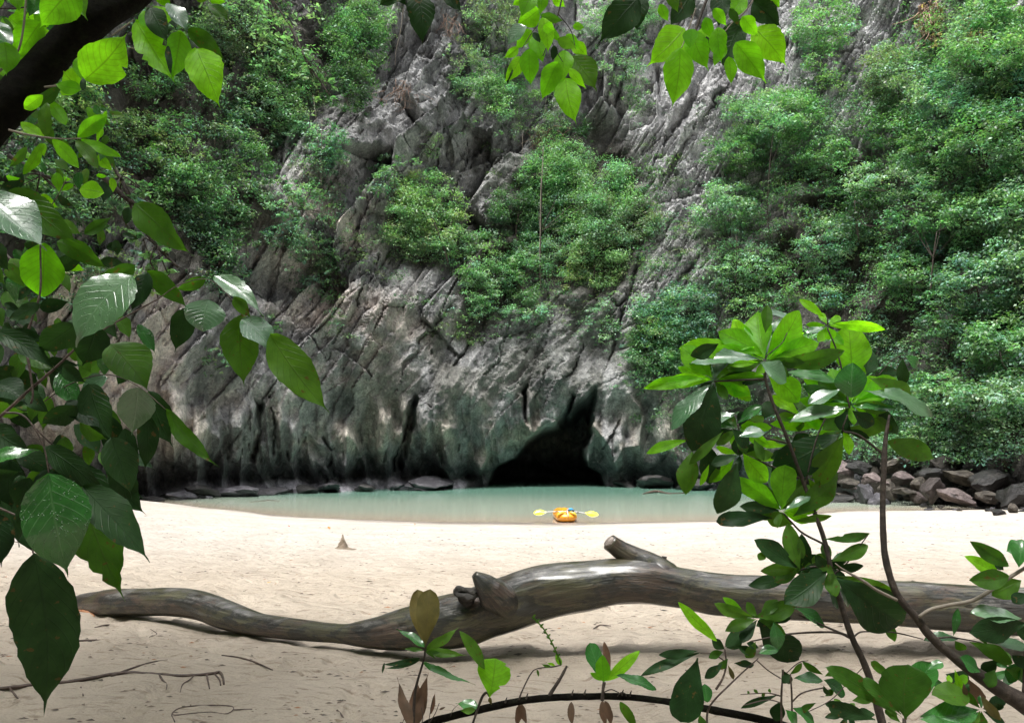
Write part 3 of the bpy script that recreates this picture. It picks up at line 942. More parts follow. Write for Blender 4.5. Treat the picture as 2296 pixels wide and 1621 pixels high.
stick('twig', [(392, 1618, 1.2), (386, 1600, 1.5), (410, 1586, 1.5), (470, 1581, 1.4), (518, 1583, 1.4), (522, 1592, 1.3), (505, 1600, 1.2), (470, 1596, 1.1), (430, 1599, 1.2), (392, 1603, 1.3), (386, 1598, 1)],
      'thin dry vine curled into a loop on the sand at the bottom left', 'vine', None)
stick('twig', [(522, 1591, 1.2), (545, 1590, 1.2), (566, 1589, 0.7)], 'short straight twig pointing right from the curled vine', 'twig')
stick('twig', [(497, 1469, 1.3), (530, 1473, 1.7), (570, 1484, 1.9), (612, 1502, 1.2)], 'slanting grey twig on the sand in front of the thin part of the log', 'twig')
stick('twig', [(175, 1437, 1.8), (205, 1436, 1.9), (245, 1434, 0.8)], 'short straight twig below the left end of the log', 'twig')
stick('twig', [(212, 1407, 1.0), (235, 1402, 1.7), (260, 1401, 1.0)], 'small forked twig close under the left end of the log', 'twig')
stick('twig', [(52, 1422, 1.4), (75, 1422, 1.0)], 'stub of twig behind the hanging dark leaf', 'twig')
stick('twig', [(755, 1592, 2.0), (765, 1602, 1.8), (778, 1624, 1.6)], 'dark twig cut by the bottom edge left of the seedlings', 'twig')
stick('twig', [(335, 1428, 0.8), (352, 1421, 0.9), (338, 1410, 0.6)], 'tiny crossed twig in front of the left end of the log', 'twig')
stick('twig', [(20, 1214, 0.9), (60, 1217, 1.0), (78, 1215, 0.6)], 'thin stick on the far sand at the left edge', 'twig')
stick('twig', [(1330, 1410, 1.0), (1345, 1402, 1.8), (1370, 1403, 0.8)], 'curved strip of orange bark on the sand under the log', 'bark strip')
stick('twig', [(0, 1192, 4.5), (40, 1183, 5.0), (110, 1185, 4.5), (220, 1182, 3.5)], 'reddish branch lying on the far sand behind the left leaves', 'branch')

LITTER, nt, b = new_mat('leaf_litter')
at = nd(nt, 'ShaderNodeAttribute', attribute_name='tint')
nt.links.new(at.outputs['Color'], b.inputs['Base Color'])
b.inputs['Roughness'].default_value = 0.8

def scatter_litter():
    rs = np.random.RandomState(5)
    V, Q, Cc = [], [], []
    n = 8000
    D = np.exp(rs.uniform(math.log(4.2), math.log(24), n))
    X = rs.uniform(-0.8, 0.8, n) * (D + 1)
    keep = fbm(X * 0.9, D * 1.6, X * 0, 3, 400) + rs.uniform(-0.3, 0.25, n) > 0.02
    keep |= (np.abs(D - 7.0) < 0.25) & (X > -0.5) & (rs.rand(n) < 0.6)
    X, D = X[keep], D[keep]
    Z = sand_z(X, D)
    pal = np.array([(0.09, 0.07, 0.055), (0.16, 0.12, 0.09), (0.26, 0.20, 0.14), (0.05, 0.045, 0.04), (0.3, 0.14, 0.06)])
    for x, y, z in zip(X, D, Z):
        s = rs.uniform(0.004, 0.017) * (0.8 + y * 0.05)
        an = rs.normal(0, 0.8)
        c, d = math.cos(an) * s * rs.uniform(1, 3.0), math.sin(an) * s
        k = len(V)
        h = s * rs.uniform(0.15, 0.6)
        V += [(x - c, y - d, z + 0.001), (x + d * 0.5, y - c * 0.4, z + h * 0.5), (x + c, y + d, z + h * 0.2), (x - d * 0.5, y + c * 0.4, z + h)]
        Q.append((k, k + 1, k + 2, k + 3))
        Cc += [pal[rs.randint(5) if rs.rand() < 0.3 else rs.randint(2)]] * 4
    me = mesh_np('litter', V, Q, None, LITTER, False, np.array(Cc))
    tag(link('leaf_litter', me), 'specks of dry leaf and bark strewn over the sand', None, None, 'stuff')
scatter_litter()

def fallen_leaf(px, py, s, col, label):
    p = ground_hit(px, py)
    k = s * p.y / F
    rs = np.random.RandomState(int(px))
    a = rs.uniform(0, 6)
    V = []
    for t in np.linspace(0, 1, 6):
        w = math.sin(math.pi * t) * 0.32
        for u in (-1, 0, 1):
            x, y = (t - 0.5) * k, u * w * k
            V.append((x * math.cos(a) - y * math.sin(a), x * math.sin(a) + y * math.cos(a), 0.15 * k * abs(u) + 0.25 * k * t * t + 0.01))
    Q = [(i * 3 + j, i * 3 + j + 1, i * 3 + j + 4, i * 3 + j + 3) for i in range(5) for j in range(2)]
    o = link('fallen_leaf', mesh_np('fallen_leaf', V, Q, None, LITTER, True, np.array([col] * len(V))))
    o.location = p
    tag(o, label, 'leaf')
for q in ((738, 1186, 12, (0.6, 0.25, 0.06), 'orange fallen leaf on the sand near the waterline left of the sand cone'),
          (648, 1181, 7, (0.45, 0.12, 0.08), 'small reddish fallen leaf on the sand near the lagoon edge'),
          (603, 1308, 8, (0.55, 0.38, 0.1), 'small yellow fallen leaf on the sand behind the thin part of the log'),
          (549, 1327, 7, (0.10, 0.08, 0.06), 'dark curled fallen leaf behind the thin part of the log'),
          (930, 1176, 7, (0.6, 0.3, 0.08), 'small orange fallen leaf at the edge of the lagoon'),
          (2040, 1257, 7, (0.35, 0.05, 0.08), 'red fallen leaf on the bright sand behind the log at right'),
          (2044, 1275, 6, (0.30, 0.05, 0.08), 'second tiny red fallen leaf just below the other one behind the log'),
          (70, 1604, 16, (0.5, 0.22, 0.06), 'orange brown fallen leaf at the bottom left corner')):
    fallen_leaf(*q)

# sand cone left by a child
def sand_cone():
    p = ground_hit(768, 1229)
    k = p.y / F
    V, UV = [], []
    nr, ns = 16, 28
    for i in range(nr):
        t = i / (nr - 1)
        h = (1 - t) ** 1.35
        for j in range(ns):
            a = 2 * math.pi * j / ns
            r = (1.5 + 13 * t ** 1.2 + 15 * max(0, t - 0.75) * 2.5) * k
            n = float(vnoise(np.array([math.cos(a) * 2 + t * 6]), np.array([math.sin(a) * 2]), np.array([t * 9]), 7)[0])
            r *= 1 + 0.22 * n
            V.append((math.cos(a) * r * 1.1, math.sin(a) * r, 30 * k * h * (1 + 0.06 * n) - 0.012))
    V.append((0, 0, 31 * k))
    Q = [(i * ns + j, (i + 1) * ns + j, (i + 1) * ns + (j + 1) % ns, i * ns + (j + 1) % ns) for i in range(nr - 1) for j in range(ns)]
    T = [(len(V) - 1, j, (j + 1) % ns) for j in range(ns)]
    o = link('sand_castle', mesh_np('sand_castle', V, Q, T, SAND, True, np.array([(0.33, 0.27, 0.2)] * len(V))))
    o.location = p
    tag(o, 'small pointed sand castle of wet dribbled sand on the open beach', 'sand castle')
sand_cone()

# ------------------------------------------------------------------ the big weathered log
def m_log():
    m, nt, b = new_mat('weathered_log_wood')
    uv = nd(nt, 'ShaderNodeUVMap', uv_map='uv')
    mp = nd(nt, 'ShaderNodeMapping')
    mp.inputs['Scale'].default_value = (1.1, 14.0, 1.0)
    pos = nd(nt, 'ShaderNodeTexCoord').outputs['Object']
    nt.links.new(uv.outputs[0], mp.inputs['Vector'])
    g = noise_n(nt, mp.outputs[0], 2.2, 9, 0.66, 0.4)
    mp2 = nd(nt, 'ShaderNodeMapping')
    mp2.inputs['Scale'].default_value = (0.8, 2.2, 2.2)
    nt.links.new(pos, mp2.inputs['Vector'])
    p1 = noise_n(nt, mp2.outputs[0], 1.5, 5, 0.6, 0.5)
    p2 = noise_n(nt, mp2.outputs[0], 4.0, 8, 0.7, 0.3)
    geo = nd(nt, 'ShaderNodeNewGeometry')
    sx = nd(nt, 'ShaderNodeSeparateXYZ')
    nt.links.new(geo.outputs['Normal'], sx.inputs[0])
    grain = ramp(nt, g, [(0.25, (0.045, 0.035, 0.028)), (0.45, (0.055, 0.038, 0.028)), (0.62, (0.125, 0.09, 0.065)), (0.8, (0.21, 0.17, 0.13))])
    olive = ramp(nt, g, [(0.3, (0.035, 0.038, 0.02)), (0.6, (0.10, 0.095, 0.05)), (0.8, (0.20, 0.18, 0.11))])
    dark = ramp(nt, g, [(0.3, (0.008, 0.009, 0.008)), (0.7, (0.036, 0.038, 0.032))])
    c = mixc(nt, ramp(nt, p1, [(0.42, (0, 0, 0)), (0.56, (1, 1, 1))]), grain, olive)
    c = mixc(nt, ramp(nt, p2, [(0.47, (0, 0, 0)), (0.53, (0.93, 0.93, 0.93))]), c, dark)
    pale = ramp(nt, math_n(nt, 'ADD', math_n(nt, 'MULTIPLY', p2, 0.9), math_n(nt, 'MULTIPLY', sx.outputs['Z'], 0.22)), [(0.62, (0, 0, 0)), (0.80, (0.7, 0.7, 0.7))])  # light from above painted in: patches turn pale where the surface faces up
    c = mixc(nt, pale, c, (0.36, 0.34, 0.31))
    mp3 = nd(nt, 'ShaderNodeMapping')
    mp3.inputs['Scale'].default_value = (1.4, 34.0, 1.0)
    nt.links.new(uv.outputs[0], mp3.inputs['Vector'])
    g3 = noise_n(nt, mp3.outputs[0], 1.6, 4, 0.55, 0.3)
    split = ramp(nt, math_n(nt, 'ABSOLUTE', math_n(nt, 'SUBTRACT', g3, 0.5)), [(0.0, (0, 0, 0)), (0.016, (1, 1, 1))])
    c = mixc(nt, 0.75, c, split, 'MULTIPLY')
    nt.links.new(c, b.inputs['Base Color'])
    nt.links.new(math_n(nt, 'MULTIPLY_ADD', g, 0.35, 0.2), b.inputs['Roughness'])
    b.inputs['Specular IOR Level'].default_value = 0.45
    b.inputs['Coat Weight'].default_value = 0.75
    b.inputs['Coat Roughness'].default_value = 0.17
    bump(nt, b, math_n(nt, 'ADD', math_n(nt, 'ADD', g, math_n(nt, 'MULTIPLY', p2, 0.5)), math_n(nt, 'MULTIPLY', split, 0.5)), 0.9, 0.02)
    return m
LOGM = m_log()

def m_end(name, a, c):
    m, nt, b = new_mat(name)
    pos = nd(nt, 'ShaderNodeNewGeometry').outputs['Position']
    n = noise_n(nt, pos, 30, 6, 0.7)
    nt.links.new(ramp(nt, n, [(0.35, a), (0.65, c)]), b.inputs['Base Color'])
    b.inputs['Roughness'].default_value = 0.7
    bump(nt, b, n, 0.8, 0.01)
    return m
CUT = m_end('bare_end_wood', (0.16, 0.12, 0.10), (0.42, 0.37, 0.33))

def build_log():
    R = [(168, 1362, 21, 8.75), (185, 1356, 25, 8.70), (215, 1354, 28, 8.62), (250, 1351, 31, 8.52), (300, 1350, 31, 8.42), (350, 1349, 32, 8.32), (400, 1350, 34, 8.22), (450, 1358, 34, 8.12),
         (500, 1376, 34, 8.0), (560, 1395, 29, 7.86), (600, 1403, 26, 7.76), (680, 1412, 23, 7.6), (765, 1420, 22, 7.45), (800, 1421, 27, 7.42), (850, 1418, 36, 7.4),
         (900, 1411, 46, 7.38), (980, 1399, 56, 7.35), (1050, 1386, 60, 7.32), (1100, 1367, 62, 7.3), (1180, 1338, 62, 7.27), (1250, 1322, 60, 7.24), (1315, 1313, 57, 7.2),
         (1382, 1303, 52, 7.17), (1450, 1304, 50, 7.13), (1530, 1318, 46, 7.1), (1614, 1331, 49, 7.07), (1764, 1341, 48, 7.0), (1997, 1352, 52, 6.92), (2164, 1363, 55, 6.87),
         (2296, 1371, 56, 6.82), (2600, 1384, 60, 6.72), (2900, 1400, 62, 6.6)]
    rows = path_px([(q[0], q[1], q[2] * 0.92, q[3]) for q in R])
    def disp(V, C, Rr, UV):
        d = V - C
        n = d / (np.linalg.norm(d, axis=1)[:, None] + 1e-9)
        s = V[:, 0]
        k = 0.05 * fbm(V[:, 0] * 1.6, V[:, 1] * 3, V[:, 2] * 3, 3, 8) + 0.035 * fbm(UV[:, 0] * 1.2, np.cos(UV[:, 1] * 6.283) * 2.4, np.sin(UV[:, 1] * 6.283) * 2.4, 4, 9)
        k += 0.012 * fbm(UV[:, 0] * 5, np.cos(UV[:, 1] * 6.283) * 9, np.sin(UV[:, 1] * 6.283) * 9, 3, 10)
        out = V + n * (k * 2.0 * Rr / 0.22 * 0.22)[:, None]
        # swelling and hollow where the big stub leaves the trunk
        for (qx, qy, rx, rz, am) in ((1130, 1372, 0.30, 0.16, 0.05), (1240, 1300, 0.34, 0.12, 0.035), (1010, 1400, 0.22, 0.2, 0.04)):
            w = W(qx, qy, 7.1)
            g = np.exp(-(((out[:, 0] - w.x) / rx) ** 2 + ((out[:, 2] - w.z) / rz) ** 2)) * (n[:, 1] < 0.2)
            out = out + n * (am * g)[:, None]
        w = W(1195, 1352, 7.05)
        g = np.exp(-(((out[:, 0] - w.x) / 0.12) ** 2 + ((out[:, 2] - w.z) / 0.07) ** 2)) * (n[:, 1] < 0)
        out = out - n * (0.03 * g)[:, None]
        return out
    p0 = ground_hit(900, 1455)
    e = empty('fallen_log', (p0.x, p0.y, p0.z), 'thick smooth weathered log curving right across the beach in front of the lagoon', 'log')
    tr = child('trunk', tube('trunk', rows, LOGM, n=420, seg=56, disp=disp), e)
    # upright cut stub over the middle
    a = [(1500, 1310, 40, 7.12), (1470, 1285, 38, 7.16), (1446, 1266, 31, 7.18), (1415, 1247, 25, 7.2), (1385, 1229, 20, 7.2), (1366, 1215, 18.5, 7.18)]
    s1 = child('branch_stub', tube('branch_stub', path_px(a), LOGM, n=34, seg=26, rough=0.12, freq=9, seed=4), e)
    s1['label'] = 'long cut stub leaning left from the top of the log'
    child('cut_end', tube('cut_end', path_px([(1367, 1216, 15, 7.17), (1363, 1212.5, 13, 7.165)]), CUT, n=4, seg=18, rough=0.1, freq=30), s1).location = (0, 0, 0)
    # pointed broken stub and the burr beside it
    a = [(1160, 1376, 14, 7.22), (1142, 1360, 30, 7.14), (1120, 1341, 37, 7.06), (1096, 1317, 28, 7.0), (1077, 1299, 17, 6.975), (1064, 1287, 8, 6.96)]
    s2 = child('branch_stub', tube('branch_stub', path_px(a), LOGM, n=36, seg=30, rough=0.22, freq=7, seed=14), e)
    s2['label'] = 'short pointed broken stub'
    k = []
    ring = []
    for t in np.linspace(0, 2 * math.pi, 13):
        ring.append((1045 + 21 * math.cos(t), 1331 - 9 * math.sin(t) + 3 * math.cos(t), 7.5 + 2.0 * math.sin(3 * t), 7.03 - 0.05 * math.sin(t + 2.2)))
    s3 = child('burr', tube('burr', path_px(ring), DARKB, n=80, seg=16, rough=0.5, freq=22, seed=5, cap=False), e)
    s3['label'] = 'gnarled grey burr round a dark hole'
    hole = child('hollow', tube('hollow', path_px([(1046, 1345, 19, 7.08), (1046, 1338, 17, 7.06), (1046, 1333, 12, 7.05)]), HOLESHADE, n=10, seg=18, rough=0.3, freq=14, seed=6), s3)  # near-black plug standing in for the shade inside the burr
    hole.location = (0, 0, 0)
    child('small_stub', tube('small_stub', path_px([(1488, 1268, 8, 7.14), (1489, 1254, 6.5, 7.14), (1490, 1247, 6, 7.14)]), DARKB, n=14, seg=14, rough=0.4, freq=30, seed=7), e)
    # broken left end
    s4 = child('broken_end', tube('broken_end', path_px([(176, 1362, 20, 8.72), (171, 1364, 22, 8.74), (168, 1366, 15, 8.75)]), CUT, n=10, seg=24, rough=0.5, freq=14, seed=3), e)
    child('bark_splinter', tube('bark_splinter', path_px([(172, 1374, 3, 8.6), (186, 1368, 5, 8.55), (202, 1374, 4, 8.5), (212, 1382, 2, 8.45)]), ORANGE, n=14, seg=8, rough=0.5, freq=30), e)
DARKB = m_boulder('dark_burr_wood', (0.03, 0.03, 0.028), (0.11, 0.10, 0.088), (0.27, 0.25, 0.22), 0.6)
HOLESHADE = m_end('hole_shade_black', (0.008, 0.007, 0.006), (0.03, 0.026, 0.022))
ORANGE = m_end('rotten_orange_wood', (0.35, 0.12, 0.05), (0.62, 0.35, 0.2))
build_log()

# ------------------------------------------------------------------ the inflatable kayak and its paddle
def plain(name, col, rough=0.4, coat=0.0):
    m, nt, b = new_mat(name)
    b.inputs['Base Color'].default_value = (*col, 1)
    pos = nd(nt, 'ShaderNodeNewGeometry').outputs['Position']
    n = noise_n(nt, pos, 18, 4, 0.6)
    nt.links.new(mixc(nt, 1.0, (col[0], col[1], col[2]), ramp(nt, n, [(0.3, (0.82, 0.82, 0.82)), (0.6, (1.05, 1.05, 1.05))]), 'MULTIPLY'), b.inputs['Base Color'])
    b.inputs['Roughness'].default_value = rough
    b.inputs['Coat Weight'].default_value = coat
    return m

def build_kayak():
    K_OR, K_YE, K_GR = plain('orange_vinyl', (0.78, 0.33, 0.025), 0.35, 0.3), plain('yellow_vinyl', (0.85, 0.66, 0.08), 0.35, 0.3), plain('grey_vinyl', (0.1, 0.1, 0.1), 0.6)
    p = ground_hit(1271, 1171)
    s = p.y / F
    z0 = p.z
    e = empty('inflatable_kayak', (p.x, p.y, p.z), 'orange and yellow inflatable kayak beached bow-first at the waterline', 'kayak')
    L = 3.0
    def side(sx):
        rows = []
        for t, w, r, h in ((0, 0.02, 0.10, 0.22), (0.03, 0.10, 0.145, 0.20), (0.12, 0.20, 0.17, 0.18), (0.3, 0.24, 0.175, 0.17), (0.7, 0.24, 0.175, 0.17), (0.9, 0.18, 0.16, 0.19), (0.98, 0.08, 0.12, 0.24), (1, 0.02, 0.09, 0.26)):
            rows.append((p.x + sx * w, p.y + 0.12 + t * L, z0 + h, r))
        return rows
    for sx in (-1, 1):
        child('side_tube', tube('side_tube', side(sx), K_OR, n=50, seg=24), e)
    child('floor', tube('floor', [(p.x, p.y + 0.1, z0 + 0.08, 0.1), (p.x, p.y + 0.5, z0 + 0.1, 0.13), (p.x, p.y + 2.5, z0 + 0.1, 0.13), (p.x, p.y + 2.9, z0 + 0.12, 0.08)], K_GR, n=14, seg=14), e)
    V, Q, T_ = [], [], []
    for i in range(15):
        ph = math.pi * i / 14
        for j in range(24):
            th = 2 * math.pi * j / 24
            V.append((p.x + 0.40 * abs(math.sin(ph)) ** 0.8 * math.cos(th), p.y + 0.22 + 0.36 * math.sin(ph) * math.sin(th), z0 + 0.185 - 0.185 * math.cos(ph)))
    Q = [(i * 24 + j, i * 24 + (j + 1) % 24, (i + 1) * 24 + (j + 1) % 24, (i + 1) * 24 + j) for i in range(14) for j in range(24)]
    child('bow', mesh_np('bow', V, Q, None, K_OR, True), e)
    # domed bow deck
    def dome(name, y0, y1, hw, zt, mat, xo=0.0):
        V, Q = [], []
        n, m = 14, 16
        for i in range(n):
            t = i / (n - 1)
            w = hw * math.sin(math.pi * (0.12 + 0.38 * t)) ** 0.8
            for j in range(m + 1):
                a = math.pi * j / m
                V.append((p.x + xo - math.cos(a) * w, p.y + y0 + (y1 - y0) * t, z0 + 0.15 + (zt - 0.15) * math.sin(a) ** 0.8 * (0.55 + 0.45 * math.sin(math.pi * (0.1 + 0.5 * t)))))
        for i in range(n - 1):
            for j in range(m):
                k = i * (m + 1) + j
                Q.append((k, k + 1, k + m + 2, k + m + 1))
        return child(name, mesh_np(name, V, Q, None, mat, True), e)
    dome('bow_deck', 0.02, 0.85, 0.33, 0.40, K_OR)
    for sx in (-1, 1):
        child('yellow_panel', tube('yellow_panel', [(p.x + sx * 0.35, p.y - 0.02, z0 + 0.26, 0.03), (p.x + sx * 0.26, p.y - 0.04, z0 + 0.335, 0.05), (p.x + sx * 0.12, p.y + 0.0, z0 + 0.38, 0.035)], K_YE, n=12, seg=12), e)
    K_WH = plain('white_strap', (0.75, 0.68, 0.66), 0.6)
    child('strap', tube('strap', [(p.x + 0.04, p.y - 0.15, z0 + 0.22, 0.012), (p.x + 0.03, p.y - 0.10, z0 + 0.35, 0.02), (p.x + 0.02, p.y + 0.08, z0 + 0.44, 0.018), (p.x + 0.05, p.y + 0.2, z0 + 0.47, 0.014)], K_WH, n=14, seg=6), e)
    child('strap', tube('strap', [(p.x - 0.03, p.y - 0.03, z0 + 0.32, 0.012), (p.x + 0.0, p.y + 0.0, z0 + 0.42, 0.016), (p.x + 0.07, p.y + 0.1, z0 + 0.50, 0.012)], plain('pink_strap', (0.6, 0.25, 0.22), 0.6), n=10, seg=6), e)
    # bundle on the deck
    bl = tube('bundle', [(p.x + 0.02, p.y + 0.2, z0 + 0.44, 0.03), (p.x + 0.10, p.y + 0.2, z0 + 0.46, 0.06), (p.x + 0.2, p.y + 0.22, z0 + 0.45, 0.065), (p.x + 0.26, p.y + 0.24, z0 + 0.42, 0.03)], plain('blue_cloth', (0.05, 0.30, 0.55), 0.7), n=20, seg=14, rough=0.3, freq=14)
    o = link('dry_bag', bl); tag(o, 'crumpled bright blue bag lying on the bow of the kayak', 'bag')
    o = link('shoe', tube('shoe', [(p.x + 0.17, p.y + 0.08, z0 + 0.40, 0.03), (p.x + 0.22, p.y + 0.1, z0 + 0.42, 0.04), (p.x + 0.29, p.y + 0.1, z0 + 0.40, 0.025)], plain('dark_rubber', (0.03, 0.025, 0.05), 0.5), n=10, seg=10))
    tag(o, 'small dark shoe-like bundle beside the blue bag on the kayak', 'shoe')
    # paddle
    P_YE = plain('yellow_blade_plastic', (0.80, 0.76, 0.06), 0.3, 0.3)
    P_SH = plain('pale_shaft', (0.66, 0.66, 0.68), 0.35)
    pe = empty('paddle', (p.x, p.y + 0.3, z0 + 0.4), 'double-bladed paddle with yellow blades laid across the kayak', 'paddle')
    zs = z0 + 0.395
    def xx(px): return p.x + (px - 1271) * s
    child('shaft', tube('shaft', [(xx(1222), p.y + 0.12, zs - 0.02, 0.017), (p.x - 0.3, p.y + 0.14, zs + 0.0, 0.017), (p.x + 0.3, p.y + 0.2, zs - 0.01, 0.017), (xx(1316), p.y + 0.22, zs - 0.08, 0.017)], P_SH, n=24, seg=10), pe)
    child('grip', tube('grip', [(p.x - 0.42, p.y + 0.13, zs, 0.023), (p.x - 0.33, p.y + 0.13, zs, 0.023)], K_GR, n=4, seg=10), pe)
    child('grip', tube('grip', [(p.x + 0.40, p.y + 0.2, zs - 0.03, 0.023), (p.x + 0.47, p.y + 0.2, zs - 0.045, 0.023)], K_GR, n=4, seg=10), pe)
    for sx, x0, x1, y, za, zb in ((-1, 1226, 1198, p.y + 0.1, zs - 0.02, zs - 0.05), (1, 1312, 1342, p.y + 0.22, zs - 0.07, zs - 0.12)):
        V, Q = [], []
        n = 14
        for side_ in (0, 1):
            for i in range(n):
                t = i / (n - 1)
                w = 0.105 * (math.sin(math.pi * min(1, t * 0.9 + 0.06)) ** 0.55) * (0.45 + 0.55 * min(1, t * 2.2))
                if t > 0.97: w *= 0.55
                for j in range(7):
                    u = j / 3 - 1
                    V.append((xx(x0) + (xx(x1) - xx(x0)) * t, y + 0.03 * u * u + (0.012 if side_ else 0) + 0.05 * u, za + (zb - za) * t + u * w))
        for side_ in (0, 1):
            for i in range(n - 1):
                for j in range(6):
                    k = side_ * n * 7 + i * 7 + j
                    q = (k, k + 1, k + 8, k + 7)
                    Q.append(q if side_ else q[::-1])
        for i in range(n - 1):
            for j in (0, 6):
                k = i * 7 + j
                Q.append((k, k + 7, k + 7 + n * 7, k + n * 7))
        child('blade', mesh_np('blade', V, Q, None, P_YE, True), pe)
build_kayak()
# ------------------------------------------------------------------ foliage
def m_foliage(name, trans=0.35):
    m, nt, b = new_mat(name)
    at = nd(nt, 'ShaderNodeAttribute', attribute_name='tint')
    nt.links.new(at.outputs['Color'], b.inputs['Base Color'])
    b.inputs['Roughness'].default_value = 0.42
    b.inputs['Specular IOR Level'].default_value = 0.45
    t = nd(nt, 'ShaderNodeBsdfTranslucent')
    c = mixc(nt, 1.0, at.outputs['Color'], (1.15, 1.45, 0.5), 'MULTIPLY')
    nt.links.new(c, t.inputs['Color'])
    mx = nd(nt, 'ShaderNodeMixShader')
    mx.inputs[0].default_value = trans
    nt.links.new(b.outputs[0], mx.inputs[1])
    nt.links.new(t.outputs[0], mx.inputs[2])
    nt.links.new(mx.outputs[0], nt.nodes['Material Output'].inputs['Surface'])
    return m
FOL = m_foliage('small_leaves')
BARK, nt, b = new_mat('bark')
_p = nd(nt, 'ShaderNodeNewGeometry').outputs['Position']
_n = noise_n(nt, _p, 40, 6, 0.7)
nt.links.new(ramp(nt, _n, [(0.3, (0.012, 0.009, 0.007)), (0.55, (0.045, 0.033, 0.025)), (0.8, (0.13, 0.105, 0.085))]), b.inputs['Base Color'])
b.inputs['Roughness'].default_value = 0.75
bump(nt, b, _n, 0.8, 0.01)
PBARK, nt, b = new_mat('pale_bark')
_p = nd(nt, 'ShaderNodeNewGeometry').outputs['Position']
_n = noise_n(nt, _p, 6, 6, 0.7)
nt.links.new(ramp(nt, _n, [(0.3, (0.10, 0.085, 0.065)), (0.6, (0.24, 0.21, 0.17))]), b.inputs['Base Color'])
b.inputs['Roughness'].default_value = 0.8

PAL = {'mid': (0.123, 0.246, 0.138), 'yellow': (0.244, 0.373, 0.201), 'blue': (0.130, 0.272, 0.207), 'dark': (0.056, 0.121, 0.073),
       'pale': (0.254, 0.416, 0.309), 'dry': (0.377, 0.320, 0.253), 'bright': (0.173, 0.339, 0.174), 'olive': (0.168, 0.240, 0.158)}

def leaves_np(C, size, rs, col, up=0.75, out=None, aspect=0.5, droop=0.0):
    """leaf blades (two bent triangles each) at centres C; out: outward direction per leaf"""
    n = len(C)
    nrm = rs.normal(size=(n, 3)) * 0.55
    nrm[:, 2] += up
    if out is not None: nrm += out * 0.55
    nrm /= np.linalg.norm(nrm, axis=1)[:, None]
    ax = rs.normal(size=(n, 3))
    ax[:, 2] -= droop
    ax -= nrm * (ax * nrm).sum(1)[:, None]
    ax /= np.linalg.norm(ax, axis=1)[:, None]
    sd = np.cross(nrm, ax)
    L = size * rs.uniform(0.6, 1.35, n)[:, None]
    wd = L * aspect * rs.uniform(0.7, 1.2, n)[:, None]
    bend = nrm * L * 0.12
    V = np.stack([C - ax * L * 0.5 - bend, C + sd * wd * 0.5, C + ax * L * 0.55 - bend, C - sd * wd * 0.5], 1).reshape(-1, 3)
    i = np.arange(n) * 4
    Q = np.stack([i, i + 1, i + 2, i + 3], 1)
    cc = np.array(col)[None, :] * rs.uniform(0.6, 1.45, n)[:, None] * (1 + rs.normal(0, 0.09, (n, 3)))
    return V, Q, np.repeat(np.clip(cc, 0.01, 0.9), 4, axis=0)

def lobes_np(cen, rad, n_per, size, rs, cols, flat=0.55, up=0.75, aspect=0.5, droop=0.0, fill=0.25):
    """cen (m,3) lobe centres, rad (m), leaves over the upper shell of each flattened lobe"""
    Vs, Qs, Cs = [], [], []
    k = 0
    for c, r, q in zip(cen, rad, cols):
        n = max(12, int(n_per * (r ** 2)))
        d = rs.normal(size=(n, 3))
        d /= np.linalg.norm(d, axis=1)[:, None]
        d[:, 2] = np.where(rs.rand(n) < 0.85, np.abs(d[:, 2]), d[:, 2])
        rr = r * (1 - fill * rs.rand(n) ** 2) * (1 + rs.normal(0, 0.16, n)) * (1 + 0.22 * np.sin(d[:, 0] * 7 + c[0]) * np.cos(d[:, 1] * 6 + c[1]))
        P = c + d * rr[:, None] * np.array([1, 1, flat])
        V, Q, Cc = leaves_np(P, size, rs, q, up, d, aspect, droop)
        Vs.append(V); Qs.append(Q + k); Cs.append(Cc)
        k += len(V)
    return np.vstack(Vs), np.vstack(Qs), np.vstack(Cs)

def jit(col, rs, a=0.18):
    c = np.array(col) * rs.uniform(1 - a, 1 + a)
    c[0] *= rs.uniform(0.85, 1.2); c[2] *= rs.uniform(0.85, 1.15)
    return c

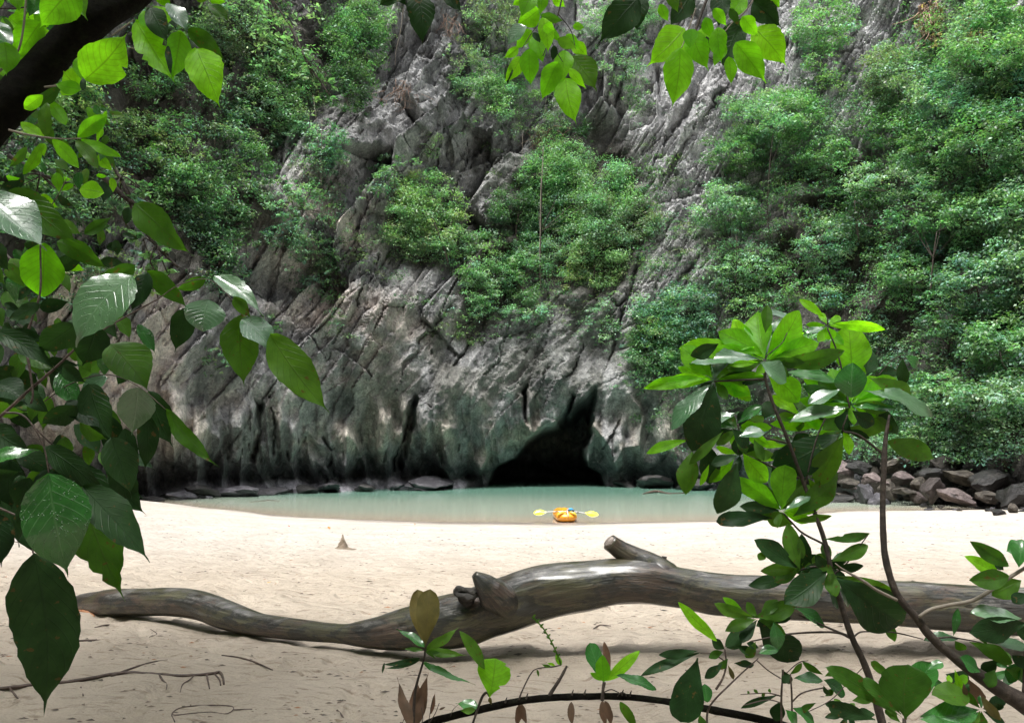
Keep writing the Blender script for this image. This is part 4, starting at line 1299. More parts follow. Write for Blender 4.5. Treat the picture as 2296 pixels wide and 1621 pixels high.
_bs = [0]
def bush(px, py, rx, ry, kind, label, group, cat='shrub', stem=None, size=0.20, dens=1.0, flat=0.5, nl=None, D=None, droop=0.0, name='cliff_shrub', lift=0.45, limb=True, sp=None):
    """one shrub or tree on the cliff; stem: list of px points of a trunk that shows"""
    _bs[0] += 1
    if group in (gc, gl) and rx > 20: rx, ry = rx * 1.18, ry * 1.25
    rs = np.random.RandomState(1000 + _bs[0])
    foot = on_cliff(px, min(py + ry * 0.7, 1075))[0] if D is None else np.array(W(px, py + ry * 0.8, D))
    cen0 = on_cliff(px, py)[0] if D is None else np.array(W(px, py, D))
    Dd = min(foot[1], cen0[1]) - (0.25 * rx * foot[1] / F if D is None else 0)
    s = Dd / F
    if name == 'slope_tree': lift = 0.85
    n = nl or int(max(8, rx * ry / 80))
    n = min(n, 95)
    cen, rad = [], []
    for _ in range(n):
        while True:
            u, v = rs.uniform(-1, 1, 2)
            if u * u + v * v < 1: break
        r = rs.uniform(0.10, 0.34) * math.sqrt(rx * ry) * s * (1.25 if n < 16 else 1.0)
        edge = math.sqrt(max(0, 1 - u * u - v * v))
        dd = Dd - edge * lift * rx * s * rs.uniform(0.1, 1.0)
        if D is None:
            loc = on_cliff(px + u * rx * 0.86, py - v * ry * 0.86)[0][1]
            if name == 'slope_tree':        # umbrella: the upper lobes reach out over the lower ones
                dd = min(loc, Dd + 0.8 * rx * s) - r * 0.5 - rx * s * (1.05 * edge if v > -0.25 else 0.25 * edge) * rs.uniform(0.7, 1.0)
            else:
                dd = min(loc, Dd + 0.8 * rx * s) - r * 0.7 - edge * lift * rx * s * rs.uniform(0.0, 0.7)
        w = W(px + u * rx * 0.86, py - v * ry * 0.86, dd)
        cen.append(w[:]); rad.append(r)
    cen = np.array(cen); rad = np.array(rad)
    alt = {'yellow': 'bright', 'bright': 'pale', 'mid': 'bright', 'pale': 'mid', 'blue': 'pale', 'dark': 'mid', 'olive': 'pale', 'dry': 'dry'}[kind]
    cols = [jit(PAL[kind if rs.rand() < 0.7 else alt], rs, 0.25) for _ in range(n)]
    if group == gc or group == gl:      # a few trailing sprays make the outline ragged
        for k in range(n // 2):
            q = rs.randint(n)
            cen = np.vstack([cen, cen[q] + np.array([rs.normal(0, 0.5), rs.normal(0, 0.2), -rs.uniform(0.3, 1.6)]) * rx * s * 0.5])
            rad = np.append(rad, rad[q] * rs.uniform(0.3, 0.6)); cols.append(cols[q])
    npu = 34 * dens / (size / 0.2) ** 2
    V, Q, C = lobes_np(cen, rad, npu * (5.0 if name == 'slope_tree' else 4.2), size, rs, cols, min(0.9, flat * 1.5), droop=droop, aspect=0.5, fill=0.7 if name == 'slope_tree' else 0.9)
    if sp:
        pass
    e = empty(name, Vector(foot), label, cat, group)
    child('crown', mesh_np('crown', V, Q, None, FOL, False, C), e)
    # limbs
    if limb:
        rows_all = []
        if stem:
            pts = [W(a, b_, Dd - 0.1 * i)[:] for i, (a, b_) in enumerate(stem)]
            r0 = max(0.03, 0.0008 * ry)
            rows = [(*q, r0 * (1 - 0.55 * i / len(pts))) for i, q in enumerate(pts)]
        else:
            rows = [(*foot, 0.07), (*(foot * 0.5 + cen.mean(0) * 0.5 + rs.normal(0, .15, 3)), 0.055), (*cen.mean(0), 0.035)]
        child('trunk', tube('trunk', rows, BARK, n=12, seg=6, rough=0.2, freq=3), e)
        mid = np.array(rows[-1][:3]); lo = np.array(rows[len(rows) // 2][:3])
        for c in cen[rs.permutation(n)[:min(n, 5)]]:
            q = mid if rs.rand() < 0.5 else lo
            child('limb', tube('limb', [(*q, 0.032), (*(q * 0.5 + c * 0.5 + rs.normal(0, .1, 3)), 0.022), (*c, 0.01)], BARK, n=7, seg=5), e)
    return e

# --- growth too dense to count: undergrowth on the right-hand slope and upper left
def stuff_patch(name, label, regions, seed, n, size, cols, rad=(0.5, 1.3), thr=0.35, bands=0.0, dens=90, out=0.3, flat=0.55, mounds=()):
    rs = np.random.RandomState(seed)
    cen, rr, cc = [], [], []
    tries = 0
    while len(cen) < n and tries < n * 40:
        tries += 1
        q = regions[rs.randint(len(regions))]
        px, py = rs.uniform(q[0], q[2]), rs.uniform(q[1], q[3])
        m = float(veg_mask(np.array([px]), np.array([py]))[0])
        if m < thr + rs.uniform(-0.12, 0.12): continue
        g = float(fbm(np.array([px / 85.0]), np.array([py / 60.0]), np.array([0.0]), 3, seed)[0])
        if g < bands + rs.uniform(-0.12, 0.12): continue
        c = on_cliff(px, py)[0].copy()
        r = rs.uniform(*rad)
        dist = math.hypot(c[0], c[1])
        k = 1 - (out * r) / dist
        c = c * np.array([k, k, 1])
        cen.append(c); rr.append(r)
        cc.append(jit(PAL[cols[rs.randint(len(cols))]], rs, 0.25))
    for (mx, my, mr) in mounds:
        px, py, R_ = mx + rs.uniform(-14, 14), my + rs.uniform(-12, 12), mr * rs.uniform(0.8, 1.2)
        if float(veg_mask(np.array([px]), np.array([py]))[0]) < 0.3: continue
        c0 = on_cliff(px, py)[0]
        s_ = c0[1] / F
        base = jit(PAL[cols[rs.randint(len(cols))]], rs, 0.2)
        for _ in range(int(R_ * 0.55)):
            u, v = rs.uniform(-1, 1), rs.uniform(-0.55, 1)
            if u * u + v * v > 1: continue
            edge = math.sqrt(1 - u * u - v * v)
            r = rs.uniform(0.2, 0.34) * R_ * s_
            w = W(px + u * R_, py - v * R_ * 0.72, c0[1] - R_ * s_ * (0.25 + 1.0 * edge) * rs.uniform(0.75, 1))
            cen.append(np.array(w[:])); rr.append(r); cc.append(jit(base, rs, 0.14))
    V, Q, C = lobes_np(np.array(cen), np.array(rr), dens, size, rs, cc, flat)
    o = link(name, mesh_np(name, V, Q, None, FOL, False, C))
    return tag(o, label, None, None, 'stuff')

stuff_patch('creeper_cover', 'dense leafy creepers blanketing the right-hand slope', [(1420, -120, 2420, 1050)], 11, 1700, 0.17, ['dark', 'mid', 'mid', 'blue', 'bright'], (0.4, 0.9), 0.25, 0.0, 90, 0.35, 0.6,
            mounds=[(x + (37 if (y // 62) % 2 else 0), y, 44) for y in range(-60, 1000, 62) for x in range(1480, 2400, 74)])
stuff_patch('low_creeper_cover', 'pale green ground creepers spilling over the rocks at right', [(1820, 860, 2420, 1030)], 12, 520, 0.15, ['mid', 'pale', 'bright', 'mid'], (0.35, 0.8), 0.2, -0.6, 150, 0.2)
stuff_patch('shaded_undergrowth', 'dark tangled undergrowth clinging to the upper left cliff', [(-150, -150, 900, 760)], 13, 820, 0.18, ['dark', 'mid', 'dark', 'blue', 'olive'], (0.4, 1.1), 0.30, 0.08, 85, 0.4)
stuff_patch('crevice_growth', 'small plants rooted in cracks of the bare rock', [(700, -100, 1760, 760)], 14, 520, 0.15, ['dark', 'mid', 'olive', 'pale'], (0.3, 0.7), 0.16, 0.02, 170)

gr, gc, gl = 'trees on the right-hand slope', 'shrubs on the bare middle cliff', 'shrubs on the dark left cliff'
# right slope
bush(1735, 270, 125, 78, 'bright', 'wide flat-topped light green tree beside bare rock below the hanging leaves at right', gr, 'tree', [(1745, 600), (1722, 500), (1725, 380), (1738, 260)], flat=0.4, name='slope_tree', dens=1.2)
bush(1650, 345, 90, 60, 'mid', 'soft green tree crown left of and below the flat-topped tree', gr, 'tree', name='slope_tree', flat=0.4)
bush(1835, 350, 100, 55, 'mid', 'layered green tree crown right below the flat-topped tree', gr, 'tree', name='slope_tree', flat=0.4)
bush(1625, 470, 90, 70, 'pale', 'pale loose tree at the left border of the right-hand slope', gr, 'tree', [(1645, 640), (1640, 560), (1630, 470)], name='slope_tree', flat=0.4, dens=0.9)
bush(1680, 600, 75, 55, 'pale', 'sparse whitish-green tree with thin bare stems left of the young tree top', gr, 'tree', [(1648, 640), (1652, 590), (1650, 530)], name='slope_tree', flat=0.35, dens=0.7)
bush(1850, 60, 85, 85, 'bright', 'slim tree with a thin dark stem against grey rock at the top right', gr, 'tree', [(1822, 125), (1832, 80), (1850, 20)], name='slope_tree', flat=0.35, dens=0.7)
bush(1840, 150, 60, 40, 'bright', 'small light shrub on the grey rock under the slim tree', gr, 'shrub', name='slope_tree', flat=0.4)
bush(2010, 180, 95, 90, 'olive', 'dull olive bushy tree at the top right below the brown hanging vines', gr, 'tree', name='slope_tree')
bush(2000, 290, 90, 60, 'mid', 'round green tree under the dull olive one', gr, 'tree', name='slope_tree')
bush(2210, 110, 95, 120, 'bright', 'bright leafy tree filling the top right corner', gr, 'tree', name='slope_tree')
bush(2250, 30, 70, 60, 'mid', 'leafy crown cut by the top right corner', gr, 'tree', name='slope_tree')
bush(2120, 230, 85, 90, 'blue', 'blue-green climbing crown left of the top right corner tree', gr, 'tree', name='slope_tree')
bush(1990, 410, 120, 50, 'pale', 'pale green rounded ridge of foliage in the middle of the right slope', gr, 'tree', name='slope_tree', flat=0.4, dens=1.1)
bush(2085, 350, 95, 60, 'mid', 'green crown on the ridge right of the pale rounded one', gr, 'tree', name='slope_tree', flat=0.45)
bush(2200, 330, 90, 110, 'mid', 'tall green crown at the right under the corner trees', gr, 'tree', name='slope_tree')
bush(2260, 480, 80, 90, 'bright', 'light green crown at the right edge halfway up', gr, 'tree', name='slope_tree')
bush(2130, 500, 100, 70, 'mid', 'broad green crown in the middle of the right slope', gr, 'tree', [(2085, 660), (2092, 580), (2100, 520)], name='slope_tree', flat=0.45)
bush(1945, 500, 80, 60, 'dark', 'dark crown with a slender pale stem above the young tree', gr, 'tree', [(1925, 540), (1920, 500), (1915, 450)], name='slope_tree')
bush(1855, 560, 70, 70, 'blue', 'blue-green crown above the tip of the young tree', gr, 'tree', name='slope_tree')
bush(1830, 655, 75, 45, 'bright', 'bright round shrub directly above the young tree top leaves', gr, 'shrub', name='slope_tree', flat=0.45)
bush(2050, 620, 95, 65, 'mid', 'mid green crown right of the young tree top', gr, 'tree', name='slope_tree')
bush(2190, 640, 100, 75, 'blue', 'blue-green mound of foliage right of centre on the slope', gr, 'tree', name='slope_tree')
bush(2270, 610, 75, 100, 'pale', 'pale olive leafy mound at the right edge', gr, 'tree', name='slope_tree')
bush(2120, 750, 90, 55, 'dark', 'dark green mound above the pale creepers on the right', gr, 'shrub', name='slope_tree')
bush(2240, 780, 95, 80, 'mid', 'green mound at the right edge above the pale creepers', gr, 'shrub', name='slope_tree')
bush(2100, 880, 90, 50, 'bright', 'light green mound of creeper just right of the young tree', gr, 'shrub', name='slope_tree')
bush(2230, 900, 110, 60, 'pale', 'pale green mound of creeper above the boulders at the right edge', gr, 'shrub', name='slope_tree')
bush(1990, 880, 80, 60, 'mid', 'green shrub half hidden behind the big leaves of the young tree', gr, 'shrub', name='slope_tree')
# shrub right of the cave
bush(1510, 700, 95, 60, 'blue', 'dense blue-green shrub right above the cave mouth', gc, flat=0.5)
bush(1480, 780, 75, 65, 'mid', 'green shrub hanging just right of the cave mouth', gc, flat=0.5)
bush(1560, 790, 60, 60, 'mid', 'green shrub behind the leftmost leaves of the young tree', gc)
bush(1445, 850, 30, 30, 'blue', 'small dark tuft low on the rock right of the cave', gc)
bush(1425, 935, 16, 10, 'bright', 'tiny green plant on the pale rock right of the cave', gc, size=0.14, limb=False)
# middle
bush(960, 480, 88, 82, 'yellow', 'large yellow-green bush on the left of the middle cliff', gc, stem=[(1005, 590), (990, 540), (965, 480)], size=0.19, dens=1.15, droop=0.8)
bush(925, 500, 60, 70, 'yellow', 'hanging yellow-green sprays on the lower left of the large bush', gc, size=0.17, droop=1.2)
bush(1010, 540, 50, 55, 'bright', 'drooping light green sprays on the right of the large yellow-green bush', gc, size=0.17, droop=1.2)
bush(885, 375, 55, 28, 'bright', 'small flat tree with a bare pale stem on the left middle cliff', gc, 'tree', stem=[(882, 480), (883, 430), (884, 380)], flat=0.35, name='cliff_tree', size=0.17)
bush(965, 330, 26, 26, 'yellow', 'very small yellow-green plant among the big slabs', gc, size=0.15, dens=0.7)
bush(1310, 440, 110, 90, 'bright', 'broad light green bush in the middle of the cliff', gc, stem=[(1210, 640), (1212, 520), (1214, 400)], size=0.18)
bush(1250, 390, 80, 70, 'bright', 'green shrub beside the long hanging root', gc, size=0.18)
bush(1390, 490, 85, 60, 'olive', 'dull yellowish feathery shrub on the right of the broad bush', gc, size=0.16, dens=0.8)
bush(1230, 550, 75, 50, 'pale', 'pale fine-leaved bush below the long hanging root', gc, size=0.15)
bush(1330, 590, 75, 55, 'yellow', 'yellow-green bush low in the middle of the cliff', gc, size=0.17)
bush(1180, 620, 60, 60, 'mid', 'dark green bush left below the long root', gc, size=0.17)
bush(1185, 695, 60, 34, 'pale', 'silvery green rounded shrub hanging above the cave', gc, size=0.15, dens=1.3)
bush(1090, 590, 60, 60, 'bright', 'green shrub in the leaning fissure left of the silvery shrub', gc, size=0.17, droop=0.8)
bush(1075, 655, 45, 55, 'bright', 'bright green dangling shrub in the leaning fissure', gc, size=0.17, droop=1.2)
bush(1055, 740, 40, 30, 'yellow', 'small yellowish tuft low in the leaning fissure', gc, size=0.16)
bush(1350, 720, 40, 50, 'pale', 'grey-green wisp on the rock above the cave top', gc, size=0.14, dens=0.6)
bush(1080, 165, 70, 50, 'pale', 'pale green shrub between the big slabs at the top middle', gc, size=0.18)
bush(1140, 215, 70, 50, 'bright', 'soft green shrub left of the hanging lime leaves', gc, size=0.18)
bush(1040, 120, 45, 35, 'olive', 'greyish wispy shrub at the top of the big slabs', gc, size=0.16, dens=0.6)
bush(1110, 40, 70, 60, 'olive', 'olive brush at the top edge left of the lime leaves', gc, size=0.16, dens=0.6)
bush(1210, 270, 60, 40, 'olive', 'dull brush under the hanging lime leaves', gc, size=0.16, dens=0.7)
bush(1400, 150, 50, 40, 'pale', 'small pale shrub on bare rock between the two hanging leaf clusters', gc, size=0.17, dens=0.7)
bush(1430, 205, 34, 28, 'bright', 'small bright plant on the leaning rock beds at top middle', gc, size=0.17)
bush(1385, 30, 90, 55, 'pale', 'grey-green brush at the top edge between the two hanging clusters', gc, size=0.16, dens=0.6)
bush(1160, 480, 60, 70, 'dark', 'dark green brush behind the long pale root', gc, size=0.17)
bush(1270, 300, 50, 50, 'dark', 'dark brush under the root tangle', gc, size=0.16, dens=0.7)
# left
bush(650, 440, 76, 34, 'pale', 'flat blue-green shrub spread over the bulging rock on the left', gl, size=0.2, flat=0.4)
bush(700, 560, 60, 36, 'pale', 'blue-green shrub drooping over the round rock on the left', gl, size=0.18, flat=0.4, droop=0.5)
bush(745, 620, 26, 60, 'bright', 'narrow bright green trailing plant on the left rock face', gl, size=0.15, droop=1.4)
bush(595, 275, 92, 46, 'pale', 'large blue-green layered shrub on the upper left cliff', gl, size=0.2, flat=0.4)
bush(510, 490, 60, 36, 'bright', 'mid green shrub on the left cliff behind the drooping leaves', gl, size=0.19)
bush(500, 560, 70, 40, 'dark', 'dark fan-leaved shrub in the hollow on the left cliff', gl, size=0.2)
bush(400, 345, 60, 40, 'yellow', 'yellowish ferny shrub on the upper left cliff', gl, size=0.18)
bush(380, 275, 55, 30, 'bright', 'bright small shrub above the yellowish ferny one', gl, size=0.18)
bush(300, 300, 60, 45, 'yellow', 'yellow-tinged shrub beside the thick mossy limb', gl, size=0.18)
bush(480, 380, 70, 40, 'mid', 'green shrub right of the yellowish ferny one', gl, size=0.18)
bush(350, 180, 80, 40, 'mid', 'green sprays under the backlit leaves at upper left', gl, size=0.18)
bush(520, 60, 80, 60, 'olive', 'brushy olive shrub at the top left', gl, size=0.18, dens=0.8)
bush(510, 205, 60, 34, 'pale', 'pale flecked shrub on the dark upper left wall', gl, size=0.18)
bush(800, 90, 70, 80, 'mid', 'green shrub hanging left of the big slabs at the top', gl, size=0.19)
bush(830, 50, 60, 50, 'bright', 'light green shrub near the top left of the big slabs', gl, size=0.18)
bush(780, 190, 60, 60, 'dark', 'dark bush beside the big slabs at the upper left', gl, size=0.19)
bush(800, 545, 40, 40, 'olive', 'dull yellow brush left of the large yellow-green bush', gl, size=0.16, dens=0.8)
bush(490, 800, 40, 30, 'olive', 'grassy tuft low on the left rock', gl, size=0.18, limb=False)
bush(615, 720, 24, 18, 'mid', 'tiny plant on the rock behind the drooping leaf tips', gl, size=0.18, limb=False)
bush(160, 250, 80, 60, 'yellow', 'sunlit yellow-green shrub behind the rosette leaves at left', gl, size=0.2)
bush(60, 430, 90, 80, 'mid', 'green shrub behind the leaves at the left edge', gl, size=0.2)
bush(210, 430, 80, 50, 'olive', 'olive shrub behind the leaves at the left', gl, size=0.2)

bush(640, 175, 70, 60, 'mid', 'feathery green shrub below the fine hanging bough', gl, size=0.17)
bush(735, 330, 45, 60, 'blue', 'narrow dark green shrub in the deep recess left of the big slabs', gl, size=0.18)
bush(430, 430, 80, 60, 'mid', 'loose green shrub over the dark wall behind the drooping leaves', gl, size=0.18)
bush(560, 380, 60, 50, 'mid', 'small dark green shrub under the large layered shrub on the left cliff', gl, size=0.18)
bush(640, 520, 50, 40, 'blue', 'little blue-green shrub on the brink of the dark hollow at left', gl, size=0.17)
bush(250, 620, 60, 50, 'olive', 'olive creeper patch on the brownish rocks behind the left leaves', gl, size=0.18)
# nearer trees whose twigs hang in at the left and top
gn = 'nearer leafy boughs at the left'
def bough(px, py, rx, ry, D, kind, label, size=0.06, n=26, dens=1.0, stem=None):
    _bs[0] += 1
    rs = np.random.RandomState(3000 + _bs[0])
    s = D / F
    cen, rad = [], []
    for _ in range(n):
        while True:
            u, v = rs.uniform(-1, 1, 2)
            if u * u + v * v < 1: break
        cen.append(W(px + u * rx, py + v * ry, D + rs.uniform(-0.35, 0.35) * rx * s)[:])
        rad.append(rs.uniform(0.16, 0.32) * math.sqrt(rx * ry) * s)
    cen, rad = np.array(cen), np.array(rad)
    V, Q, C = lobes_np(cen, rad, 1.5 * dens / size ** 2 * 0.55, size, rs, [jit(PAL[kind], rs) for _ in range(n)], 0.5, aspect=0.48, fill=0.6)
    st = stem or [(px - rx * 1.3, py - ry * 0.9), (px - rx * 0.3, py - ry * 0.2), (px + rx * 0.5, py + ry * 0.4)]
    pts = [W(a, b_, D)[:] for a, b_ in st]
    e = empty('leafy_bough', pts[0], label, 'bough', gn)
    child('foliage', mesh_np('foliage', V, Q, None, FOL, False, C), e)
    child('stem', tube('stem', [(*q, 0.02 * (1 - 0.7 * i / len(pts))) for i, q in enumerate(pts)], BARK, n=12, seg=6), e)
    for c in cen[:10]:
        q = np.array(pts[1])
        child('twig', tube('twig', [(*q, 0.008), (*(q * 0.5 + c * 0.5 + rs.normal(0, 0.1, 3)), 0.006), (*c, 0.003)], BARK, n=6, seg=4), e)
    return e
bough(640, 80, 75, 120, 14, 'bright', 'fine green hanging bough at the top left of the cliff', 0.11, 34, 1.0, [(560, -140), (600, -20), (650, 60), (700, 170)])
bough(730, 200, 28, 34, 14, 'bright', 'small spray at the lower tip of the fine hanging bough', 0.11, 8, 1.0, [(650, 60), (690, 140), (740, 215)])
bough(300, 470, 60, 80, 7, 'mid', 'green spray hanging in shade behind the large leaves at left', 0.075, 16, 0.7, [(230, 330), (270, 400), (340, 520)])
bough(370, 580, 50, 50, 7, 'bright', 'shiny small-leaved spray behind the spotted leaf', 0.07, 12, 0.7, [(300, 480), (350, 550), (400, 600)])
bough(360, 640, 34, 34, 7, 'yellow', 'tiny yellow-green sprig beside the spotted leaf', 0.05, 8, 0.8, [(330, 600), (350, 630), (370, 660)])
bough(300, 460, 55, 20, 5, 'blue', 'pale bluish leafy twig at the left above the big spotted leaf', 0.07, 7, 0.6, [(235, 400), (290, 450), (350, 475)])
bough(100, 400, 80, 40, 6, 'bright', 'thin sprig of small light leaves under the limb', 0.06, 10, 0.5, [(20, 350), (90, 390), (180, 420)])
bough(90, 60, 90, 70, 5, 'bright', 'light green leafy twigs behind the thick limb at the top left', 0.07, 16, 0.7, [(0, -60), (60, 30), (130, 90)])
bough(70, 620, 90, 50, 9, 'olive', 'brownish thin twigs and leaves before the left rocks', 0.06, 10, 0.4, [(0, 560), (60, 610), (140, 640)])

# hanging roots, bare stems and tangles
def vine(pts, label, r=0.035, mat=None, name='hanging_root', cat='root', off=0.5):
    rows = []
    for a, b_ in pts:
        c = on_cliff(a, b_)[0]
        rows.append((a, b_, c[1] - off))
    D = min(q[2] for q in rows)
    me = tube(name, [(*W(a, b_, D), r * 0.5) for a, b_, _ in rows], mat or PBARK, n=len(rows) * 6, seg=5, rough=0.3, freq=4)
    return tag(link(name, me), label, cat)
vine([(1218, 330), (1216, 380), (1212, 440), (1211, 520), (1210, 590), (1212, 645)], 'long pale aerial root hanging down the middle of the cliff', 0.07)
vine([(1172, 300), (1171, 360), (1173, 420), (1178, 480)], 'thin pale aerial root left of the long one', 0.035)
vine([(1225, 215), (1222, 250), (1218, 300)], 'thin root thread hanging under the lime leaves', 0.03)
vine([(1250, 190), (1251, 250), (1252, 300)], 'second root thread hanging right under the lime leaves', 0.03)
vine([(702, 215), (707, 250), (712, 300), (715, 325)], 'thin vine hanging beside the fine green bough', 0.03)
vine([(722, 270), (721, 330), (720, 416)], 'bare straight vine on the upper left cliff', 0.04)
vine([(483, 250), (482, 290), (482, 330)], 'thin pale vine over the dark left hollow', 0.03)
vine([(905, 20), (898, 70), (888, 115), (886, 150)], 'pale twisted dead stem left of the top slabs', 0.06)
vine([(1925, 460), (1922, 500), (1928, 540)], 'slender pale trunk in the shade of the right slope', 0.06)
vine([(1762, 410), (1760, 440), (1755, 470)], 'short pale trunk below the flat-topped tree', 0.06)
vine([(1995, 480), (2000, 500), (2005, 520)], 'thin leaning stem on the right slope', 0.04)
vine([(2145, 85), (2150, 120), (2142, 150)], 'pale dead stick among the brown vines at the top right', 0.06)

def tangle(px, py, rx, ry, n, label, r=0.02, D=None, mat=None, kind='vine tangle'):
    rs = np.random.RandomState(int(px))
    c0 = on_cliff(px, py)[0]
    D = c0[1] - 0.7
    Vs, Qs, k = [], [], 0
    e = empty('root_tangle', Vector(c0), label, kind)
    for i in range(n):
        a = rs.uniform(0, 6.28)
        x, y = px + rs.normal(0, rx * 0.3), py - ry * rs.uniform(0, 0.8)
        rows = []
        for j in range(4):
            rows.append((*W(x, y, D + rs.uniform(-0.3, 0.3)), r * (1 - 0.2 * j)))
            x += rs.normal(0, rx * 0.3); y += ry * rs.uniform(0.1, 0.5)
        child('root', tube('root', rows, mat or RBARK, n=9, seg=4), e)
    return e
RBARK = m_end('reddish_root', (0.16, 0.09, 0.06), (0.34, 0.23, 0.17))
tangle(1225, 320, 50, 50, 26, 'reddish tangle of dead roots in the middle of the cliff', 0.03)
tangle(905, 210, 50, 40, 20, 'brown tangle of dry twigs at the foot of the big slabs', 0.02)
tangle(1000, 60, 50, 50, 18, 'grey tangle of dry twigs on the top slabs', 0.02)
tangle(2085, 45, 45, 60, 26, 'brown dead vines hanging at the top right', 0.05)
tangle(2190, 60, 35, 80, 24, 'second curtain of dry brown vines in the top right corner', 0.05)
# thick brown hanging leaves of that curtain
bush(2085, 60, 45, 60, 'dry', 'curtain of dead brown leaves hanging at the top right', gr, 'vines', name='dead_vines', droop=1.5, size=0.3, dens=0.6, limb=False)
bush(2185, 80, 35, 70, 'dry', 'dry tan vine curtain beside the top right corner tree', gr, 'vines', name='dead_vines', droop=1.5, size=0.3, dens=0.5, limb=False)
# ------------------------------------------------------------------ large foreground leaves
def m_leaf(name, top, vein, trans, tcol, rough, drops=False, spots=False, coat=0.0, spec=0.6):
    m, nt, b = new_mat(name)
    uv = nd(nt, 'ShaderNodeUVMap', uv_map='uv')
    sp = nd(nt, 'ShaderNodeSeparateXYZ')
    nt.links.new(uv.outputs[0], sp.inputs[0])
    au = math_n(nt, 'ABSOLUTE', sp.outputs['Y'])
    mid = ramp(nt, au, [(0.015, (1, 1, 1)), (0.05, (0, 0, 0))])
    # side veins sweep forward from the midrib
    ph = math_n(nt, 'SUBTRACT', math_n(nt, 'MULTIPLY', sp.outputs['X'], 9.0), math_n(nt, 'MULTIPLY', math_n(nt, 'POWER', au, 1.25), 2.6))
    fr = math_n(nt, 'ABSOLUTE', math_n(nt, 'SUBTRACT', math_n(nt, 'FRACT', ph), 0.5))
    side = ramp(nt, fr, [(0.0, (0.75, 0.75, 0.75)), (0.09, (0, 0, 0))])
    vn = math_n(nt, 'MAXIMUM', mid, side)
    oi = nd(nt, 'ShaderNodeObjectInfo')
    tc = nd(nt, 'ShaderNodeNewGeometry')
    n = noise_n(nt, tc.outputs['Position'], 28, 5, 0.6)
    n2 = noise_n(nt, tc.outputs['Position'], 150, 3, 0.6)
    c = mixc(nt, 1.0, tuple(top), ramp(nt, n, [(0.3, (0.72, 0.74, 0.7)), (0.7, (1.22, 1.18, 1.15))]), 'MULTIPLY')
    v = math_n(nt, 'MULTIPLY_ADD', oi.outputs['Random'], 0.5, 0.75)
    cb = nd(nt, 'ShaderNodeCombineXYZ')
    nt.links.new(math_n(nt, 'MULTIPLY', v, math_n(nt, 'MULTIPLY_ADD', oi.outputs['Random'], 0.25, 0.88)), cb.inputs[0])
    nt.links.new(v, cb.inputs[1]); nt.links.new(v, cb.inputs[2])
    c = mixc(nt, 1.0, c, cb.outputs[0], 'MULTIPLY')
    if spots:
        sn = noise_n(nt, tc.outputs['Position'], 60, 2, 0.5)
        c = mixc(nt, ramp(nt, sn, [(0.66, (0, 0, 0)), (0.70, (0.8, 0.8, 0.8))]), c, (0.10, 0.06, 0.02))
    c2 = mixc(nt, math_n(nt, 'MULTIPLY', vn, 0.34), c, tuple(vein))
    nt.links.new(c2, b.inputs['Base Color'])
    b.inputs['Roughness'].default_value = rough
    b.inputs['Specular IOR Level'].default_value = spec
    b.inputs['Coat Weight'].default_value = coat
    b.inputs['Coat IOR'].default_value = 1.6
    b.inputs['Coat Roughness'].default_value = 0.12
    h = math_n(nt, 'ADD', math_n(nt, 'MULTIPLY', vn, -0.6), math_n(nt, 'MULTIPLY', n2, 0.25))
    if drops:
        vo = nd(nt, 'ShaderNodeTexVoronoi', Scale=210.0)
        nt.links.new(tc.outputs['Position'], vo.inputs['Vector'])
        dr = ramp(nt, vo.outputs['Distance'], [(0.16, (1, 1, 1)), (0.34, (0, 0, 0))])
        gate = ramp(nt, noise_n(nt, tc.outputs['Position'], 90, 2, 0.5), [(0.5, (0, 0, 0)), (0.56, (1, 1, 1))])
        h = math_n(nt, 'ADD', h, math_n(nt, 'MULTIPLY', math_n(nt, 'MULTIPLY', dr, gate), 2.6))
    bump(nt, b, h, 0.55, 0.0025)
    t = nd(nt, 'ShaderNodeBsdfTranslucent')
    tt = mixc(nt, 1.0, c, tuple(tcol), 'MULTIPLY')
    tt = mixc(nt, math_n(nt, 'MULTIPLY', vn, 0.6), tt, mixc(nt, 1.0, tt, (0.35, 0.35, 0.35), 'MULTIPLY'))
    nt.links.new(tt, t.inputs['Color'])
    mx = nd(nt, 'ShaderNodeMixShader')
    mx.inputs[0].default_value = trans
    nt.links.new(b.outputs[0], mx.inputs[1]); nt.links.new(t.outputs[0], mx.inputs[2])
    nt.links.new(mx.outputs[0], nt.nodes['Material Output'].inputs['Surface'])
    return m

LM = {
 'y': m_leaf('young_leaf', (0.19, 0.46, 0.025), (0.18, 0.34, 0.04), 0.66, (1.45, 1.85, 0.30), 0.45, spec=0.35),
 'm': m_leaf('mature_leaf', (0.055, 0.145, 0.018), (0.12, 0.20, 0.04), 0.45, (1.8, 2.0, 0.4), 0.42, spots=True, spec=0.3),
 'd': m_leaf('old_dark_leaf', (0.016, 0.050, 0.014), (0.022, 0.055, 0.018), 0.2, (1.6, 2.0, 0.5), 0.5, spots=True, spec=0.22),
 'w': m_leaf('wet_glossy_leaf', (0.08, 0.19, 0.09), (0.20, 0.34, 0.19), 0.15, (1.2, 1.4, 0.6), 0.3, drops=True, coat=1.0, spec=1.0),
 'g': m_leaf('wet_green_leaf', (0.035, 0.16, 0.03), (0.18, 0.38, 0.14), 0.25, (1.2, 1.4, 0.5), 0.26, drops=True, coat=0.4),
 'o': m_leaf('olive_brown_leaf', (0.16, 0.14, 0.045), (0.20, 0.13, 0.05), 0.4, (1.4, 1.2, 0.5), 0.5),
 'b': m_leaf('dead_brown_leaf', (0.14, 0.085, 0.055), (0.10, 0.06, 0.04), 0.2, (1.4, 1.0, 0.6), 0.6),
}

